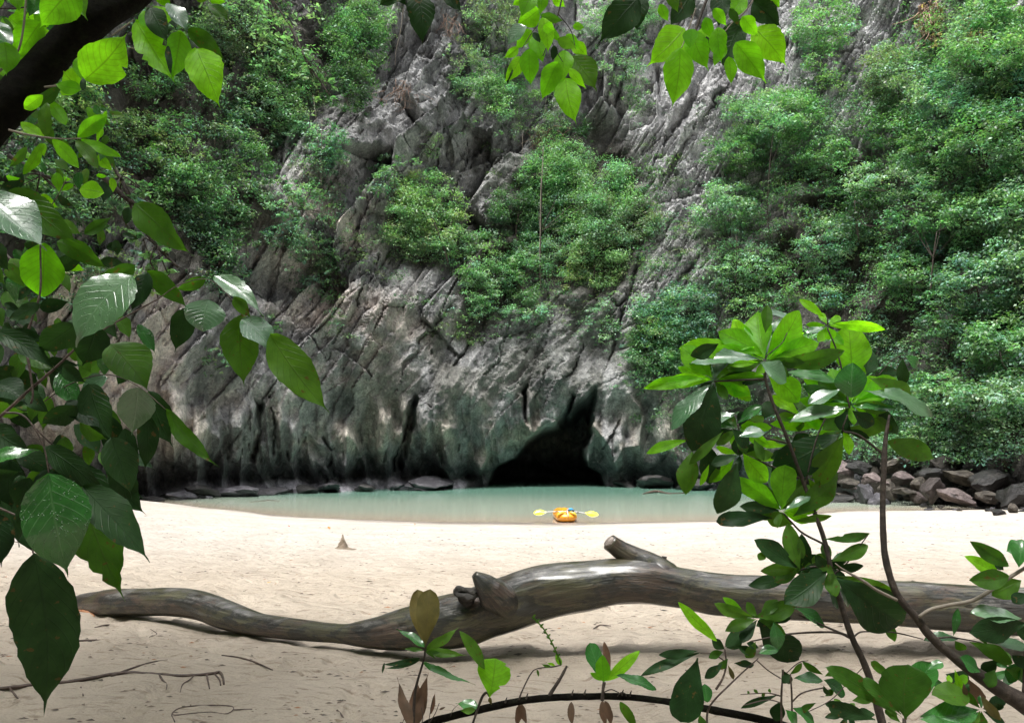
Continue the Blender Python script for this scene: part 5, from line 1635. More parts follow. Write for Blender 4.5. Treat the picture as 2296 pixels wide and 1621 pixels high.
def outline(kind, t):
    """half width 0..1 along a leaf"""
    if kind == 'ob':                                  # widest near the blunt tip
        w = np.sin(np.pi * np.clip(t, 0, 1) ** 1.55) ** 0.75
        w = np.where(t > 0.75, np.sqrt(np.clip(1 - ((t - 0.70) / 0.30) ** 2, 0, 1)), w)
        return np.maximum(w, 0.05 * (t < 0.2))
    if kind == 'ov':                                  # widest past the middle, short point
        return np.sin(np.pi * np.clip(t, 0, 1) ** 1.35) ** 0.82
    if kind == 'el':                                  # elliptic
        return np.sin(np.pi * np.clip(t, 0.0, 1)) ** 0.72
    # 'ac': egg-shaped with a drawn-out drip tip
    w = np.sin(np.pi * np.clip(t / 0.90, 0, 1) ** 0.82) ** 0.80
    tip = 0.10 * np.clip((1 - t) / 0.18, 0, 1)
    return np.where(t > 0.80, np.maximum(w, tip), w)

_ls = [0]
CAMP = np.array([0, 0, CAMZ])
def leaf(parent, bx, by, tx, ty, w, kind='m', D=2.0, roll=None, shape='ac', dt=None, cup=None, bend=None, serr=None, torn=0.0):
    _ls[0] += 1
    rs = np.random.RandomState(5000 + _ls[0])
    B = np.array(W(bx, by, D)); 
    Lp = math.hypot(tx - bx, ty - by) * D / F
    T = np.array(W(tx, ty, D + (rs.uniform(-0.25, 0.25) * Lp if dt is None else dt * Lp)))
    ax = T - B
    L = np.linalg.norm(ax); ax /= L
    mid = (B + T) / 2
    c = CAMP - mid; c /= np.linalg.norm(c)
    n0 = c - ax * c.dot(ax); n0 /= np.linalg.norm(n0)
    sd = np.cross(ax, n0)
    if roll is None: roll = rs.uniform(-28, 28)
    elif roll == 'up':      # roll towards the sky
        zz = np.array([0, 0, 1.0]); h = n0 * 0.75 + (zz - ax * zz.dot(ax)) * 0.9
        h /= np.linalg.norm(h)
        roll = math.degrees(math.atan2(h.dot(sd), h.dot(n0)))
        roll = max(-48, min(48, roll))
    a = math.radians(roll)
    n = n0 * math.cos(a) + sd * math.sin(a)
    s = np.cross(n, ax)
    wr = w / max(0.55, abs(math.cos(a)))              # true width from seen width
    nu, nv = (22, 8) if Lp > 0.07 else (12, 6)
    t = np.linspace(0, 1, nu + 1)[:, None] * np.ones((1, nv + 1))
    v = np.ones((nu + 1, 1)) * np.linspace(-1, 1, nv + 1)[None, :]
    hw = outline(shape, t) * 0.5 * wr * L
    if serr is None: serr = 0.02 if shape == 'ac' else 0.008
    edge = 1 + serr * 2 * rs.uniform(-1, 1, (nu + 1, 1)) * (np.abs(v) > 0.9) + 0.05 * np.sin(t * 9 + rs.uniform(0, 6)) * np.sign(v)
    if torn > 0:
        k = rs.uniform(0, 1, (nu + 1, 2)) < torn
        cut = np.where(v < 0, k[:, :1], k[:, 1:]) * rs.uniform(0.12, 0.4, (nu + 1, 1)) * (t > 0.3)
        edge = edge * (1 - cut * np.abs(v))
    x = t * L
    y = v * hw * edge
    cup = rs.uniform(0.08, 0.32) if cup is None else cup
    bend = rs.uniform(-0.10, 0.16) if bend is None else bend
    ph = t * 9.0 - np.abs(v) ** 1.25 * 2.6
    z = cup * np.abs(y) + 0.006 * L * (np.cos(ph * 2 * math.pi)) * np.abs(v) - bend * L * (t - t * t) * -1.0
    z = z - 0.10 * L * t ** 3 + 0.02 * L * np.sin(t * 5 + rs.uniform(0, 6)) * v + 0.018 * L * np.sin(t * 13 + rs.uniform(0, 6)) * v * v
    sb = rs.uniform(-0.05, 0.05) * L * np.sin(np.pi * t)
    P = B + x[..., None] * ax + (y + sb)[..., None] * s + z[..., None] * n
    UV = np.stack([t, v * 0.98], -1).reshape(-1, 2)
    i = np.arange(nu)[:, None] * (nv + 1); j = np.arange(nv)[None, :]
    Q = np.stack([i + j, i + j + 1, i + nv + 2 + j, i + nv + 1 + j], -1).reshape(-1, 4)
    me = mesh_np('leaf', P.reshape(-1, 3), Q, None, LM[kind], True, None, UV)
    return child('leaf', me, parent)

def leaves(parent, rows, D, shape='ac', dj=0.12):
    for q in rows:
        rs = random.Random(int(q[0] * 7 + q[1]))
        kw = dict(q[6]) if len(q) > 6 else {}
        d = kw.pop('D', D + rs.uniform(-dj, dj))
        kw.setdefault('shape', shape)
        k = q[5]
        if k in ('w', 'g') and 'roll' not in kw: kw['roll'] = 'up'
        if k == 'y' and 'roll' not in kw: kw['roll'] = rs.uniform(-22, 22)
        leaf(parent, q[0], q[1], q[2], q[3], q[4], k, d, **kw)

def stem(parent, rows, D, name='twig', mat=None, seg=8, rough=0.18):
    return child(name, tube(name, path_px([(q[0], q[1], q[2] * 0.86) + tuple(q[3:]) for q in rows], D), mat or BARK, n=len(rows) * 7, seg=seg, rough=rough, freq=40, seed=len(rows)), parent)

# --- thick mossy limb with its leaves, upper left
MOSS, nt, b = new_mat('mossy_dark_bark')
_p = nd(nt, 'ShaderNodeNewGeometry').outputs['Position']
_n = noise_n(nt, _p, 16, 8, 0.7)
_n2 = noise_n(nt, _p, 60, 6, 0.75)
_c = ramp(nt, _n, [(0.3, (0.003, 0.0025, 0.002)), (0.5, (0.008, 0.007, 0.005)), (0.66, (0.012, 0.014, 0.007)), (0.78, (0.045, 0.055, 0.04))])
_c = mixc(nt, 1.0, _c, ramp(nt, _n2, [(0.35, (0.45, 0.45, 0.45)), (0.6, (1.3, 1.3, 1.3))]), 'MULTIPLY')
nt.links.new(_c, b.inputs['Base Color'])
b.inputs['Roughness'].default_value = 0.9
b.inputs['Specular IOR Level'].default_value = 0.1
bump(nt, b, math_n(nt, 'ADD', _n, _n2), 1.0, 0.02)

p = W(60, 185, 2.3)
limb_e = empty('tree_limb', p, 'thick dark mossy tree limb arching across the top left corner', 'tree limb')
rows = [(450, -190, 50, 2.5), (350, -80, 47, 2.4), (272, -4, 45, 2.35), (205, 47, 42, 2.3), (135, 112, 40, 2.3), (78, 175, 42, 2.3), (26, 232, 44, 2.28), (-34, 290, 46, 2.27), (-120, 380, 52, 2.25), (-260, 560, 62, 2.2), (-420, 900, 80, 2.15), (-520, 1500, 95, 2.1), (-560, 2500, 105, 2.1)]
child('limb', tube('limb', path_px(rows), MOSS, n=150, seg=36, rough=0.16, freq=14, seed=3), limb_e)
stem(limb_e, [(62, -40, 2.5), (58, 10, 2.8), (52, 70, 3), (42, 112, 3), (22, 140, 3.2), (-10, 168, 3.6)], 2.2, mat=PBARK)
stem(limb_e, [(-20, 20, 2.4), (30, 20, 2.2), (60, 17, 1.8)], 2.2)
stem(limb_e, [(20, 292, 3), (60, 302, 2.6), (104, 309, 2.4), (140, 312, 2), (182, 311, 1.6)], 2.1, mat=PBARK)
stem(limb_e, [(250, 82, 1.8), (280, 60, 1.8), (300, 45, 1.6)], 2.25, mat=PBARK)
stem(limb_e, [(288, 108, 1.8), (330, 114, 1.8), (380, 132, 1.6), (428, 154, 1.5)], 2.3, mat=PBARK)
stem(limb_e, [(100, 196, 2.8), (120, 194, 2.6), (138, 190, 1.6)], 2.15, mat=PBARK)
UL = [
 (190, 180, 284, 74, .66, 'y', dict(torn=.06, cup=.1)), (185, 201, 138, 158, .95, 'y'), (183, 179, 181, 118, .42, 'y'), (182, 200, 118, 186, .42, 'y'), (186, 205, 186, 170, .35, 'd'),
 (305, 48, 390, 182, .36, 'y', dict(torn=.15)), (336, 18, 376, 96, .48, 'd'), (406, 74, 391, 178, .5, 'y'), (420, 66, 503, 138, .36, 'm'), (440, 110, 489, 238, .5, 'y', dict(torn=.06)),
 (378, 8, 421, 68, .46, 'w'), (361, 15, 368, 62, .8, 'y'), (376, 104, 389, 176, .17, 'd'), (170, -30, 92, 66, .66, 'y'), (150, -40, 190, 40, .5, 'y'), (92, 50, 36, 136, .6, 'y'),
 (-14, 46, 33, 106, .5, 'w'), (-12, 60, 28, 110, .4, 'g'), (10, 96, 14, 168, .7, 'y'), (30, -24, 44, 26, .6, 'y'), (70, -30, 82, 20, .5, 'g'), (95, -10, 60, 40, .5, 'g'),
 (104, 308, 102, 228, .36, 'm', dict(shape='el')), (100, 308, 45, 272, .42, 'y', dict(shape='el')), (149, 282, 106, 220, .38, 'y', dict(shape='el')), (118, 314, 172, 374, .34, 'y', dict(shape='el')),
 (94, 320, 55, 392, .28, 'y', dict(shape='el')), (174, 309, 243, 260, .42, 'y', dict(shape='el', roll=10)), (182, 314, 270, 349, .28, 'y', dict(shape='el')), (170, 316, 217, 374, .34, 'm', dict(shape='el')),
 (136, 196, 70, 240, .36, 'm', dict(shape='el')), (96, 214, 52, 246, .5, 'y', dict(shape='el')), (240, 250, 214, 330, .15, 'y'), (60, 330, 20, 380, .3, 'm'), (330, 60, 318, 20, .6, 'y')]
leaves(limb_e, UL, 2.2)
UL2 = [(20, 40, 80, 100, .7, 'y'), (60, 90, 30, 150, .7, 'm'), (100, 20, 60, 70, .7, 'y'), (0, 120, 40, 190, .6, 'y')]
leaves(limb_e, UL2, 2.6)
def small_fill(parent, n, box, L, D, kinds, seed):
    rs = random.Random(seed)
    for i in range(n):
        x, y = rs.uniform(box[0], box[2]), rs.uniform(box[1], box[3])
        a = math.radians(rs.gauss(60, 50)); l = rs.uniform(*L)
        leaf(parent, x, y, x + math.cos(a) * l, y + math.sin(a) * l, rs.uniform(.36, .5), rs.choice(kinds), D + rs.uniform(-.2, .4), roll=rs.uniform(-50, 50))
small_fill(limb_e, 44, (-30, -40, 150, 170), (30, 62), 2.6, ['y', 'y', 'm', 'g'], 21)
small_fill(limb_e, 40, (0, 230, 250, 430), (26, 52), 2.6, ['y', 'm', 'm', 'g'], 22)
small_fill(limb_e, 12, (300, -20, 480, 90), (35, 60), 2.6, ['y', 'm', 'd'], 23)

# --- the drooping leafy branch on the left
p = W(74, 868, 1.7)
br_e = empty('drooping_branch', p, 'shaded branch with big drooping drip-tipped leaves filling the left of the view', 'branch')
stem(br_e, [(-60, 970, 6), (0, 934, 4.6), (60, 880, 4.2), (124, 825, 3.6), (170, 782, 3.2), (217, 748, 3), (290, 706, 2.4), (356, 670, 1.8)], 1.7, mat=DWOOD)
stem(br_e, [(92, 520, 2), (91, 560, 2.4), (91, 651, 2.8), (74, 710, 3.2), (58, 767, 3.4), (66, 820, 3.2), (74, 880, 3), (70, 905, 2.6)], 1.68, mat=DWOOD)
stem(br_e, [(10, 925, 3), (50, 930, 2.6), (81, 965, 2.4), (101, 1010, 2.2), (110, 1062, 2)], 1.62, mat=DWOOD)
stem(br_e, [(81, 961, 2), (110, 990, 2), (145, 1020, 1.8), (180, 1091, 1.6)], 1.66, mat=DWOOD)
stem(br_e, [(98, 540, 1.2), (108, 500, 1.6), (112, 470, 1.6), (135, 430, 1.2), (150, 400, 1)], 1.75, mat=DWOOD)
stem(br_e, [(-20, 1130, 3), (30, 1152, 2.6), (60, 1165, 2), (75, 1240, 1.8)], 1.66, mat=DWOOD)
stem(br_e, [(100, 900, 1.6), (160, 860, 1.6), (240, 840, 1.4), (310, 866, 1.2), (372, 918, 1)], 1.72, mat=DWOOD)
stem(br_e, [(356, 670, 1.4), (400, 640, 1.3), (460, 626, 1.2), (500, 650, 1.1), (542, 705, 1)], 1.74, mat=DWOOD)
stem(br_e, [(542, 716, 1), (580, 740, 1), (612, 755, 1)], 1.74, mat=DWOOD)
LL = [
 (298, 618, 160, 770, .54, 'w', dict(D=1.55, cup=.12)), (304, 594, 164, 672, .34, 'm', dict(D=1.62)), (330, 610, 290, 700, .45, 'd', dict(D=1.65)), (100, 544, 92, 668, .70, 'y', dict(D=1.7, shape='el')),
 (-40, 436, 106, 548, .48, 'w', dict(D=1.45)), (19, 428, 176, 548, .40, 'm', dict(D=1.65)), (128, 540, 242, 606, .36, 'm'), (468, 672, 456, 742, 1.15, 'w', dict(D=1.6, shape='el', cup=.2)),
 (542, 704, 548, 866, .50, 'm', dict(D=1.66)), (542, 716, 622, 788, .56, 'w', dict(D=1.6)), (606, 750, 740, 924, .38, 'm', dict(D=1.6)), (248, 771, 338, 874, .62, 'm', dict(D=1.6)),
 (310, 868, 294, 978, .70, 'w', dict(D=1.6)), (333, 876, 384, 1002, .46, 'd'), (372, 916, 482, 1048, .18, 'm'), (170, 728, 80, 792, .66, 'd'), (217, 730, 184, 824, .8, 'd'),
 (-10, 742, 126, 828, .28, 'd', dict(D=1.6)), (78, 838, -30, 912, .8, 'd'), (89, 690, 156, 676, .52, 'd'), (89, 682, 10, 718, .38, 'd'), (174, 910, 88, 958, .44, 'd'),
 (240, 846, 166, 900, .38, 'w', dict(D=1.75)), (132, 836, 183, 920, .48, 'g'), (302, 456, 421, 572, .36, 'm', dict(D=1.6)), (234, 434, 176, 424, .7, 'y', dict(shape='el')), (461, 624, 390, 652, .38, 'm'),
 (480, 618, 593, 698, .24, 'w'), (523, 666, 560, 714, .45, 'm'), (329, 608, 418, 692, .36, 'm', dict(D=1.9)), (422, 690, 390, 792, .5, 'd', dict(D=1.9)), (310, 726, 353, 792, .36, 'g'),
 (108, 1060, 160, 1294, .58, 'g', dict(D=1.45, cup=.12)), (76, 1240, 96, 1616, .38, 'd', dict(D=1.5, serr=.03, cup=.1, roll=5)), (180, 1090, 278, 1350, .36, 'm', dict(D=1.58, torn=.08)), (186, 1090, 340, 1252, .36, 'd', dict(D=1.52)),
 (261, 1036, 291, 1168, .44, 'd'), (122, 1208, 70, 1228, .9, 'd', dict(D=1.6)), (-50, 1036, 83, 1002, .26, 'g', dict(D=1.4)), (22, 1030, 24, 1146, .6, 'd'), (67, 1070, 40, 1156, .5, 'd'),
 (-16, 1150, 2, 1272, .56, 'd', dict(D=1.5)), (98, 1000, 244, 1126, .24, 'd'), (120, 1050, 190, 1190, .46, 'd'), (170, 1040, 250, 1190, .42, 'd'), (250, 980, 302, 1112, .5, 'd'), (330, 926, 322, 1060, .34, 'd'),
 (240, 930, 262, 1050, .40, 'd'), (40, 1010, 120, 1060, .5, 'd'), (-20, 960, 70, 1010, .5, 'd'), (-10, 860, 60, 900, .6, 'd'), (30, 740, 110, 770, .3, 'd'), (150, 900, 230, 960, .4, 'd'), (-30, 540, 20, 610, .6, 'd'),
 (-20, 590, 10, 640, .5, 'm'), (232, 700, 262, 760, .4, 'd'), (200, 860, 250, 990, .45, 'd'), (280, 960, 300, 1060, .4, 'd'), (60, 1120, 60, 1200, .5, 'd'), (300, 812, 262, 868, .5, 'd'), (140, 820, 190, 860, .5, 'd'), (10, 680, 50, 700, .4, 'd')]
leaves(br_e, LL, 1.72)
def fill(parent, n, box, L, D, kinds, seed, w=(.36, .5), shape='ac'):
    rs = random.Random(seed)
    for i in range(n):
        x, y = rs.uniform(box[0], box[2]), rs.uniform(box[1], box[3])
        if x > box[4] + (y - box[1]) * box[5]: continue
        a = math.radians(rs.gauss(62, 38))
        l = rs.uniform(*L)
        leaf(parent, x, y, x + math.cos(a) * l, y + math.sin(a) * l, rs.uniform(*w), rs.choice(kinds), D + rs.uniform(-.15, .25), shape=shape, roll=rs.uniform(-50, 50))
fill(br_e, 46, (-40, 420, 330, 1040, 250, 0.15), (40, 85), 1.9, ['d', 'd', 'm', 'm', 'g'], 5)
fill(br_e, 32, (-40, 780, 300, 1080, 280, 0.0), (50, 95), 1.85, ['d', 'd', 'm', 'm'], 6)
fill(br_e, 60, (-40, 370, 300, 800, 290, 0.0), (28, 60), 2.3, ['m', 'd', 'y', 'g'], 7)
fill(br_e, 26, (-40, 1040, 250, 1150, 260, 0.0), (60, 120), 1.8, ['d', 'd'], 8)

# --- sprays hanging in from the top
p = W(940, -30, 2.2)
e = empty('hanging_leaves', p, 'pair of dark drip-tipped leaves hanging from the top edge left of the middle', 'leaf spray')
stem(e, [(870, -60, 3), (930, -30, 2.6), (1000, -24, 2)], 2.2)
leaves(e, [(936, -14, 946, 100, .52, 'd', dict(roll=5)), (912, -14, 845, 14, .42, 'd'), (996, -16, 1036, 28, .45, 'd'), (880, -30, 912, 14, .5, 'd')], 2.2)

p = W(1259, 0, 2.0)
e = empty('hanging_leaves', p, 'cluster of translucent lime-green leaves hanging from the top in the middle', 'leaf spray')
stem(e, [(1268, -60, 2.6), (1259, 0, 2.2), (1248, 45, 2), (1234, 84, 1.8), (1217, 127, 1.3)], 2.0)
stem(e, [(1234, 84, 1.4), (1244, 110, 1.2), (1262, 140, 1)], 2.0)
stem(e, [(1245, 45, 1.4), (1205, 60, 1.2), (1170, 110, 1)], 2.0)
stem(e, [(1250, 30, 1.4), (1280, 70, 1.2), (1290, 110, 1)], 2.0)
Y2 = [(1208, 22, 1160, 58, .7), (1191, 68, 1157, 114, .5), (1162, 108, 1129, 132, .5), (1168, 128, 1131, 186, .45), (1187, 110, 1192, 196, .52), (1200, 78, 1216, 142, .52), (1217, 40, 1230, 120, .42),
      (1219, 56, 1246, 72, .8), (1284, 60, 1312, 64, .6), (1284, 96, 1319, 132, .55), (1252, 140, 1216, 228, .5), (1268, 114, 1258, 190, .52), (1268, 176, 1292, 276, .52), (1276, 154, 1315, 200, .34),
      (1196, -14, 1168, 40, .62), (1180, -10, 1150, 14, .6), (1240, -10, 1268, 18, .6), (1230, 60, 1260, 96, .4), (1210, 90, 1186, 130, .4), (1270, 78, 1300, 112, .5), (1214, -20, 1212, 36, .5)]
leaves(e, [(*q, 'y', dict(roll=random.uniform(-18, 18))) for q in Y2] + [(1179, 58, 1133, 102, .48, 'w'), (1143, 146, 1137, 190, .42, 'd'), (1212, 34, 1264, 50, .40, 'm'), (1250, 88, 1294, 111, .5, 'm'), (1284, 126, 1340, 200, .62, 'm'),
      (1244, 103, 1240, 138, .5, 'd'), (1195, 74, 1212, 98, .5, 'd'), (1300, 60, 1336, 80, .3, 'w')], 2.0)

p = W(1584, 0, 1.95)
e = empty('hanging_leaves', p, 'large cluster of lime and dark leaves hanging from the top right of the middle', 'leaf spray')
stem(e, [(1602, -60, 5), (1584, 0, 4.2), (1568, 45, 3.8), (1556, 80, 3.2), (1546, 112, 2)], 1.95)
stem(e, [(1700, -40, 2.4), (1689, 0, 2.2), (1664, 34, 2), (1647, 46, 1.8), (1622, 76, 1.6)], 1.98, mat=PBARK)
stem(e, [(1560, 20, 2), (1546, 60, 1.8), (1530, 104, 1.4), (1525, 110, 1)], 1.92, mat=PBARK)
stem(e, [(1556, 90, 1.4), (1590, 130, 1.4), (1640, 150, 1)], 1.98)
Y3 = [(1535, 64, 1453, 144, .62), (1525, 108, 1506, 242, .50), (1550, 70, 1590, 158, .52), (1609, 62, 1617, 142, .5), (1649, 96, 1720, 185, .52), (1691, 64, 1763, 148, .62), (1664, 38, 1698, 84, .6),
      (1668, -6, 1636, 42, .62), (1634, 128, 1640, 192, .42), (1550, 66, 1546, 110, .7), (1590, 60, 1560, 118, .5), (1600, 20, 1630, 60, .5), (1720, -20, 1750, 20, .6), (1580, 40, 1600, 90, .5), (1480, 10, 1500, 50, .5), (1620, 90, 1600, 150, .45)]
leaves(e, [(*q, 'y', dict(roll=random.uniform(-18, 18))) for q in Y3] + [(1430, -4, 1342, 96, .55, 'd', dict(roll=8)), (1436, -10, 1428, 72, .6, 'd'), (1548, -14, 1502, 58, .58, 'd'), (1617, -16, 1611, 62, .52, 'd', dict(roll=5)),
      (1662, 42, 1623, 142, .52, 'd', dict(roll=5, shape='el')), (1584, 82, 1586, 136, .32, 'd'), (1689, 2, 1751, 62, .58, 'd'), (1500, -20, 1520, 30, .5, 'm'), (1466, -20, 1400, 20, .4, 'd'), (1600, -30, 1640, 10, .5, 'm'),
      (1372, -20, 1352, 6, .5, 'd'), (1636, 20, 1660, 60, .4, 'm')], 1.96)

# --- the big-leaved young tree on the right
S = 2.8
p = W(1980, 1700, S)
t_e = empty('young_tree', (p.x, p.y, 0.9), 'broad-leaved young tree with glossy lime rosettes in front of the lagoon at right', 'sapling')
g0 = W(1995, 1900, S)
stem(t_e, [(2000, 2000, 11), (1988, 1700, 10.5), (1972, 1600, 10), (1943, 1501, 8.6), (1913, 1435, 8), (1896, 1390, 7.4), (1866, 1286, 7), (1848, 1210, 6.4), (1824, 1142, 5.8), (1795, 1065, 5.2), (1764, 981, 4.6), (1735, 910, 4.4), (1717, 855, 4), (1712, 811, 3.4)], S, 'trunk', seg=14)
for r in ([(1714, 850, 3), (1660, 852, 2.6), (1601, 855, 2.4)], [(1907, 1429, 4), (1872, 1417, 3), (1776, 1420, 2.6), (1683, 1437, 1.8)], [(1902, 1426, 3.4), (1839, 1399, 2.6), (1790, 1378, 1.8)],
          [(1913, 1428, 3), (1925, 1418, 2.4), (1943, 1415, 2), (2003, 1417, 1.8), (2069, 1432, 1.4)], [(1792, 1072, 3.2), (1717, 1040, 2.6), (1665, 1017, 2)], [(1764, 993, 2.8), (1730, 985, 2.4), (1690, 972, 2)],
          [(1852, 934, 2), (1830, 985, 2.2), (1811, 1060, 2.6), (1806, 1090, 2.6)], [(1848, 1220, 3), (1800, 1195, 2.6), (1776, 1172, 2.4), (1756, 1150, 2.2)], [(1866, 1286, 3.4), (1830, 1270, 2.6), (1794, 1277, 2)],
          [(1866, 1290, 3), (1900, 1260, 2), (1945, 1200, 1.4)], [(1980, 1018, 4), (1924, 975, 3), (1890, 965, 2.6), (1900, 930, 2.2)], [(1968, 843, 1.4), (1995, 812, 1.3), (2021, 796, 1.2), (2030, 800, 1)],
          [(1654, 1015, 2.4), (1660, 985, 2.4), (1654, 950, 2)], [(1855, 727, 1.8), (1856, 715, 1.6), (1852, 700, 1.2)], [(1716, 800, 1.6), (1752, 770, 1.4), (1765, 746, 1.2)], [(1855, 736, 2), (1880, 800, 2.4), (1905, 915, 2.6)]):
    stem(t_e, r, S, 'twig')
RT = [
 # rosette A
 (1717, 800, 1790, 702, .52, 'y', dict(roll=12, bend=.1)), (1712, 796, 1618, 744, .52, 'y', dict(roll=15)), (1690, 778, 1530, 776, .32, 'y', dict(roll=20, bend=-.12)), (1708, 808, 1556, 806, .22, 'w'),
 (1720, 812, 1790, 790, .30, 'm'), (1722, 812, 1888, 792, .28, 'm', dict(roll=20)), (1716, 748, 1722, 686, .42, 'm'), (1702, 812, 1764, 850, .62, 'w', dict(D=2.7)), (1752, 836, 1876, 848, .22, 'g'), (1717, 832, 1790, 898, .62, 'y'),
 (1601, 855, 1712, 848, .34, 'd', dict(D=2.84)), (1700, 812, 1640, 818, .3, 'y'), (1700, 700, 1770, 706, .25, 'w', dict(D=2.9)),
 # B
 (1588, 847, 1454, 866, .24, 'y'), (1595, 846, 1532, 778, .62, 'y'), (1612, 770, 1553, 797, .55, 'd', dict(D=2.75)), (1601, 861, 1560, 1006, .62, 'd', dict(D=2.76)), (1592, 862, 1506, 952, .36, 'w', dict(D=2.72)), (1612, 858, 1684, 894, .5, 'y', dict(torn=.15)),
 (1604, 866, 1575, 1010, .5, 'd', dict(D=2.8)),
 # C
 (1650, 926, 1562, 964, .36, 'w'), (1648, 930, 1566, 940, .3, 'y', dict(D=2.85)), (1652, 950, 1702, 908, .42, 'g'), (1654, 942, 1700, 964, .55, 'y', dict(D=2.86)), (1655, 980, 1712, 968, .5, 'w', dict(D=2.72)), (1654, 972, 1656, 1020, .66, 'd'),
 (1622, 966, 1547, 1036, .24, 'm', dict(D=2.7)), (1545, 986, 1454, 1012, .28, 'y'), (1580, 986, 1592, 1083, .52, 'd'), (1552, 1008, 1534, 1100, .52, 'm'), (1651, 1034, 1614, 1147, .5, 'd', dict(D=2.7)), (1650, 1018, 1594, 1080, .36, 'y', dict(D=2.85)),
 (1665, 1015, 1716, 1080, .62, 'y'), (1664, 1018, 1744, 1022, .3, 'y', dict(D=2.9)), (1600, 960, 1575, 1000, .6, 'd'), (1590, 1040, 1570, 1086, .3, 'y'), (1640, 960, 1680, 1000, .6, 'd'), (1690, 985, 1712, 1030, .5, 'm'), (1708, 940, 1736, 900, .7, 'd', dict(D=3.0)),
 # D
 (1911, 838, 1904, 732, .78, 'y', dict(D=2.86, roll=8, shape='el', cup=.06)), (1908, 892, 1911, 818, .88, 'g', dict(D=2.72, shape='el')), (1938, 848, 1956, 786, .6, 'd', dict(D=2.9)), (1886, 878, 1806, 848, .5, 'y', dict(D=2.88)), (1840, 850, 1815, 884, .6, 'y', dict(D=2.9)),
 (1886, 872, 1815, 898, .38, 'w', dict(D=2.7)), (1902, 914, 1775, 938, .26, 'w', dict(D=2.68)), (1911, 912, 2012, 912, .2, 'g'), (1935, 876, 2092, 922, .23, 'w', dict(D=2.74)), (1948, 846, 2048, 886, .42, 'm'), (1900, 916, 1882, 968, .62, 'd'),
 (1911, 920, 1960, 952, .62, 'd', dict(D=2.7)), (1937, 916, 1997, 962, .62, 'm', dict(D=2.86)), (1972, 896, 2008, 974, .4, 'd', dict(bend=.3)), (1886, 970, 1738, 1052, .54, 'd', dict(D=2.78, roll=5)), (1893, 976, 1832, 1083, .5, 'm', dict(D=2.74, roll=10)),
 (1874, 938, 1740, 952, .28, 'y', dict(D=2.9)), (1990, 988, 2092, 1032, .44, 'm', dict(shape='el', roll=10)), (1960, 850, 2010, 830, .6, 'd', dict(D=2.95)), (1890, 900, 1830, 930, .5, 'm', dict(D=2.86)), (1930, 890, 1990, 890, .3, 'y', dict(D=2.9)), (1862, 920, 1900, 975, .5, 'd', dict(D=2.85)),
 # E
 (1850, 714, 1795, 673, .32, 'y'), (1864, 728, 1981, 744, .26, 'y', dict(bend=-.2, roll=25)), (1855, 735, 1866, 760, .95, 'y'), (1852, 736, 1810, 742, .34, 'w'), (2024, 802, 2028, 862, .48, 'd'), (2028, 797, 2058, 822, .62, 'g'),
 # F
 (1752, 1144, 1659, 1080, .4, 'y'), (1752, 1142, 1763, 1050, .66, 'y', dict(shape='ob')), (1748, 1136, 1727, 1042, .38, 'w', dict(D=2.88)), (1776, 1158, 1882, 1068, .36, 'm', dict(torn=.1)), (1756, 1146, 1812, 1110, .3, 'w'), (1731, 1161, 1618, 1166, .33, 'd', dict(shape='ob', roll=10)),
 (1778, 1176, 1722, 1160, .65, 'm'), (1779, 1168, 1862, 1158, .24, 'm', dict(bend=-.3)), (1794, 1278, 1766, 1178, .42, 'm'), (1791, 1274, 1705, 1212, .40, 'd'), (1821, 1266, 1796, 1204, .48, 'd'), (1780, 1290, 1684, 1310, .34, 'd'), (1845, 1208, 1951, 1196, .2, 'm', dict(torn=.1)),
 (1863, 1258, 1945, 1222, .36, 'm'), (1858, 1262, 1920, 1232, .36, 'g', dict(D=2.86)), (1854, 1280, 1766, 1347, .62, 'd', dict(D=2.74, roll=5)), (1875, 1296, 2023, 1402, .58, 'd', dict(D=2.72, roll=5)), (1872, 1290, 2006, 1330, .22, 'm'), (1880, 1314, 1903, 1358, .36, 'w'), (1856, 1312, 1878, 1362, .38, 'w'),
 (1826, 1244, 1850, 1270, .7, 'd'), (1790, 1200, 1800, 1250, .4, 'm'), (1716, 1236, 1702, 1254, .8, 'm'), (1830, 1270, 1870, 1282, .5, 'm'),
 # G
 (1689, 1382, 1610, 1358, .34, 'm'), (1668, 1372, 1626, 1341, .34, 'y'), (1691, 1382, 1784, 1352, .42, 'm', dict(bend=-.25)), (1690, 1385, 1628, 1443, .38, 'd'), (1698, 1390, 1790, 1482, .55, 'd', dict(D=2.85)), (1734, 1392, 1746, 1452, .62, 'g'), (1779, 1362, 1850, 1398, .36, 'g'),
 (1607, 1436, 1526, 1356, .26, 'y', dict(shape='el')), (1700, 1390, 1740, 1400, .4, 'm'), (1976, 1374, 2005, 1438, .34, 'm'), (1760, 1380, 1700, 1400, .5, 'd', dict(D=2.88))]
def narrow(rows, kx, kw):
    out = []
    for q in rows:
        f = kw if q[4] < 0.7 else 0.95
        out.append((q[0], q[1], q[0] + (q[2] - q[0]) * kx, q[1] + (q[3] - q[1]) * kx, q[4] * f) + tuple(q[5:]))
    return out
leaves(t_e, narrow(RT, 1.06, 0.86), S, 'ov', 0.05)
def whorl(parent, cx, cy, n, r0, r1, D, kinds, w=(.26, .36), squash=0.62, seed=0, up=0.0):
    rs = random.Random(seed)
    for i in range(n):
        a = 2 * math.pi * (i + rs.uniform(-.25, .25)) / n
        L = rs.uniform(r0, r1)
        fore = math.hypot(math.cos(a), math.sin(a) * squash)
        leaf(parent, cx + 4 * math.cos(a), cy + 3 * math.sin(a), cx + L * math.cos(a), cy - L * up + L * squash * math.sin(a), rs.uniform(*w) / max(.7, fore), rs.choice(kinds), D + rs.uniform(-.04, .04), shape='ov', bend=rs.uniform(-.22, .05), dt=-0.5 * math.sin(a))
